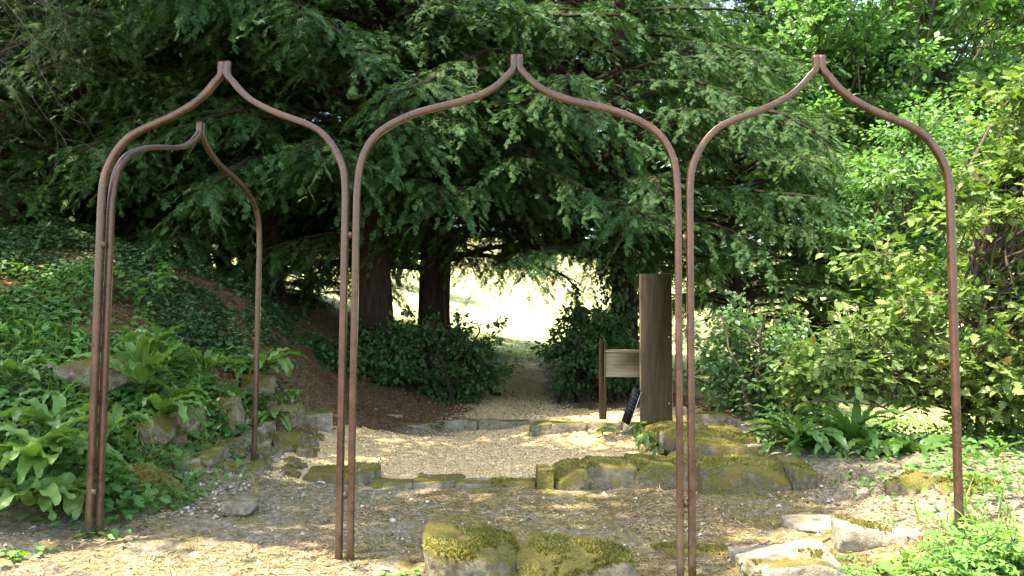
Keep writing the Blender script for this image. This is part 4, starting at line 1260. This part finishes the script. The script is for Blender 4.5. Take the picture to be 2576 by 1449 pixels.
cs = [ground_at(px, py) for px, py in ((30, 850), (80, 870), (60, 830), (20, 900), (110, 900), (170, 900), (130, 850), (60, 960), (230, 880), (330, 1130), (340, 1150), (480, 1140))]
blades('grass', 'pale sunlit grass among the weeds on the left bank', tuft_pts(cs, 36, .15, 2), .2, 'grass', 3, .45)
cs = [ground_at(px, py) for px, py in ((2420, 1330), (2470, 1350), (2440, 1300), (2540, 1330), (2560, 1250), (1910, 1120))] + [(2.75, 4.4), (2.6, 4.6)]
blades('long_grass', 'long thin grass blades around the lone right post', tuft_pts(cs, 12, .09, 4), .26, 'grass', 5, .35)
cs = [ground_at(px, py) for px, py in ((430, 1150), (450, 1180), (500, 1190), (640, 1215), (700, 1190), (420, 1130), (2080, 1215), (2150, 1200))]
blades('dry_grass', 'bleached dry grass on the rubble and path edges', tuft_pts(cs, 90, .1, 6), .12, 'straw', 7, .9)


def dens_path(x, y):
    return np.clip(nz2(x, y, 1.3, 20) * 2.2 + .35 + .25 * (x > 0), .03, 1) * (~inpoly(x, y, basin)) * (np.abs(x) < 2.6)


x, y, z, r = patch(42000, (-2.6, 2.9), (3.9, 6.45), dens_path, 8)
n = len(x); D = np.stack([r.normal(0, 1, n), r.normal(0, 1, n), r.uniform(-.05, .22, n)], 1)
V, F, a = scatter(np.stack([x, y, z + .004], 1), D, np.tile([0, 0, 1.0], (n, 1)) + r.normal(0, .4, (n, 3)), r.uniform(.015, .05, n), ([(-.08, 0, 0), (.08, 0, 0), (.05, 1, 0), (-.05, 1, 0)], [[(0, 1, 2, 3)]]), np.clip(.5 + nz2(x, y, 2, 3) + r.normal(0, .25, n), 0, 1))
o = mobj('dry_straw_litter', V, F, M['straw'], None, False, {'v': a}); o['kind'] = 'stuff'; tag(o, 'dry straw and stem bits strewn over the dirt path', 'litter')
# moss and small green tufts on the path
x, y, z, r = patch(50000, (-2.4, 2.6), (4.0, 6.5), lambda x, y: (nz2(x, y, 1.9, 31) + .35 * nz2(x, y, 7, 2) + .12 * (x > 0) > .08) * 1.0 * (~inpoly(x, y, basin)), 18)
n = len(x); V, F, a = scatter(np.stack([x, y, z - .002], 1), np.stack([r.normal(0, .6, n), r.normal(0, .6, n), np.ones(n)], 1), r.normal(0, 1, (n, 3)), r.uniform(.006, .014, n), T_TUFT, r.random(n))
o = mobj('path_moss', V, F, M['mosstuft'], None, False, {'v': a}); o['kind'] = 'stuff'; tag(o, 'olive moss patches on the trodden dirt', 'moss')

T_CHIP = ([(-.5, -.4, 0), (.5, -.35, 0), (.05, .5, 0), (.0, .0, .45), (.35, .3, .2)], [[(0, 1, 3), (1, 4, 3), (4, 2, 3), (2, 0, 3), (1, 2, 4)]])


def chips(name, label, x, y, z, s, mat, seed):
    r = np.random.default_rng(seed); n = len(x)
    V, F, a = scatter(np.stack([x, y, z - .001], 1), np.stack([r.normal(0, 1, n), r.normal(0, 1, n), r.normal(0, .2, n)], 1), np.stack([r.normal(0, .3, n), r.normal(0, .3, n), np.ones(n)], 1), s, T_CHIP, r.random(n), r.uniform(.6, 1.3, n))
    o = mobj(name, V, F, M[mat], None, False, {'v': a}); o['kind'] = 'stuff'; tag(o, label, 'gravel')


x, y, z, r = patch(90000, (-2.6, 2.8), (6.3, 13.5), lambda x, y: np.clip(gravel_zone(x, y), 0, 1) * np.clip(1.2 - (y - 9.5) * .2, .2, 1), 9)
chips('gravel', 'golden gravel filling the sunken floor and path', x, y, z, r.uniform(.012, .026, len(x)), 'gravel', 10)
x, y, z, r = patch(19000, (-3.2, 3.2), (3.9, 7.0), lambda x, y: (~inpoly(x, y, basin)) * np.clip(.5 + nz2(x, y, 1.7, 8), .15, 1), 11)
s_ = .005 + .016 * r.random(len(x)) ** 3 + (r.random(len(x)) < .035) * r.uniform(.01, .045, len(x))
chips('stone_chips', 'loose pale stone chips on the dirt path', x, y, z, s_, 'chips', 12)
x, y, z, r = patch(4000, (-4.2, -1.6), (5.2, 8.6), lambda x, y: (np.abs(bankline(x, y) - .1) < .45) * .8, 14)
chips('rubble', 'small rubble stones on the lower slope of the bank', x, y, z, .01 + .05 * r.random(len(x)) ** 3, 'chips', 15)
G = Geo(); r = np.random.default_rng(77); GM = Geo()
for i in range(130):
    px = r.uniform(440, 800); py = r.uniform(940, 1190)
    if px > 620 and py < 985 or px < 560 and py < 960 + (560 - px): continue
    q = ground_at(px, py); w_ = r.uniform(.05, .17)
    V, Fc = block(w_, w_ * r.uniform(.7, 1.1), w_ * r.uniform(.5, .9), 500 + i, r.uniform(.12, .34), .02, 7)
    V = rotz(V, r.uniform(-1, 1)) + q - [0, 0, w_ * .3]
    G.add(V, Fc)
    m_ = tufts_on(V, Fc[0], 2500, i, nzmin=.2, thr=-.1)
    if m_ is not None and len(m_[0]):
        P_, N_ = m_; GM.add(*scatter(P_ - N_ * .003, N_ + r.normal(0, .45, P_.shape), r.normal(0, 1, P_.shape), r.uniform(.012, .024, len(P_)), T_TUFT, np.clip(r.normal(.4, .25, len(P_)), 0, 1)))
o = G.build('rubble_stones', M['mossy'], None, True); o['kind'] = 'stuff'; tag(o, 'mossy rubble stones tumbled down the end of the bank', 'rubble')
o = GM.build('rubble_moss', M['mosstuft']); o['kind'] = 'stuff'; tag(o, 'moss growing over the tumbled rubble of the bank', 'moss')
# leaf and needle litter under the yews and on the right soil
x, y, z, r = patch(26000, (-4.5, 4), (4.2, 16), lambda x, y: np.clip(smooth01(y, 9.6, 11) + .9 * (x < -2) * (y > 7) + .8 * (x > 2.2) * (y < 6.5), 0, 1) * .9, 16)
n = len(x); V, F, a = scatter(np.stack([x, y, z + .006], 1), np.stack([r.normal(0, 1, n), r.normal(0, 1, n), r.normal(0, .25, n)], 1), np.stack([r.normal(0, .4, n), r.normal(0, .4, n), np.ones(n)], 1), r.uniform(.02, .05, n), T_KITE, r.random(n))
o = mobj('leaf_litter', V, F, M['litter'], None, False, {'v': a}); o['kind'] = 'stuff'; tag(o, 'brown fallen leaves and needles under the yews', 'leaf litter')

# grass of the meadow edge
x, y, z, r = patch(26000, (-3, 9), (8, 24), lambda x, y: (((y > 17) & (x < 4)) | (x > 3.6 - .1 * (y - 8))) * .8, 22)
blades('meadow_grass', 'short bright grass at the edge of the meadow', np.stack([x, y, z - .01], 1), .11, 'grass', 23, .35, 'grass', 2.5)

# bleached sticks and a curl of bark
for i, (a_, b_, rad, lb, mt) in enumerate((((758, 1200), (828, 1207), .012, 'longer bleached stick on the path near the far post', 'palewood'), ((790, 1214), (818, 1221), .014, 'short forked bleached stick below the longer one', 'palewood'),
                                           ((252, 1302), (298, 1318), .01, 'curl of tan bark beside the outer double post', 'twig'), ((1030, 1418), (1110, 1424), .006, 'thin dark twig on the dirt left of the taller boulder', 'twig'), ((1860, 1398), (1935, 1365), .006, 'crooked twig left of the sunlit slab', 'twig'))):
    A_ = ground_at(*a_); B_ = ground_at(*b_); r = np.random.default_rng(i)
    P = curved(A_, B_, .006, 7, .05, r) ; P[:, 2] = height(P[:, 0], P[:, 1]) + rad * .7
    c0 = P.mean(0); V, F = tube(P - c0, rad * np.linspace(1, .6, 7) * r.uniform(.8, 1.2, 7), 6)
    o = mobj('stick', V, F, M[mt], None, True); o.location = c0; tag(o, lb, 'stick')

# ------------------------------------------------------------------ light
w = bpy.data.worlds.new("World"); SC.world = w; w.use_nodes = True
nt = w.node_tree; nt.nodes.clear()
sky = nt.nodes.new('ShaderNodeTexSky'); sky.sky_type = 'NISHITA'; sky.sun_disc = False
SUN = unit(np.array([-.38, -.2, 1.0]))
el = math.asin(SUN[2]); azs = math.atan2(SUN[0], SUN[1])
sky.sun_elevation = el; sky.sun_rotation = azs
sky.air_density = 1.0; sky.dust_density = 1.5; sky.ozone_density = 1.0
bg = nt.nodes.new('ShaderNodeBackground'); bg.inputs[1].default_value = .15
wo = nt.nodes.new('ShaderNodeOutputWorld')
nt.links.new(sky.outputs[0], bg.inputs[0]); nt.links.new(bg.outputs[0], wo.inputs[0])
sd_ = bpy.data.lights.new('sun', 'SUN'); sd_.energy = 3.0; sd_.angle = R(.6); sd_.color = (1, .95, .86)
so = bpy.data.objects.new('sun', sd_); link(so)
so.rotation_euler = Vector(SUN).to_track_quat('Z', 'Y').to_euler()

SC.view_settings.view_transform = 'Standard'; SC.view_settings.look = 'None'
SC.view_settings.gamma = 1; SC.view_settings.exposure = 2.75
SC.view_settings.use_white_balance = True
SC.view_settings.white_balance_temperature = 8000
SC.view_settings.white_balance_tint = 10
cy = SC.cycles
cy.max_bounces = 4; cy.diffuse_bounces = 3; cy.glossy_bounces = 1; cy.transmission_bounces = 3; cy.transparent_max_bounces = 4
cy.sample_clamp_indirect = 8
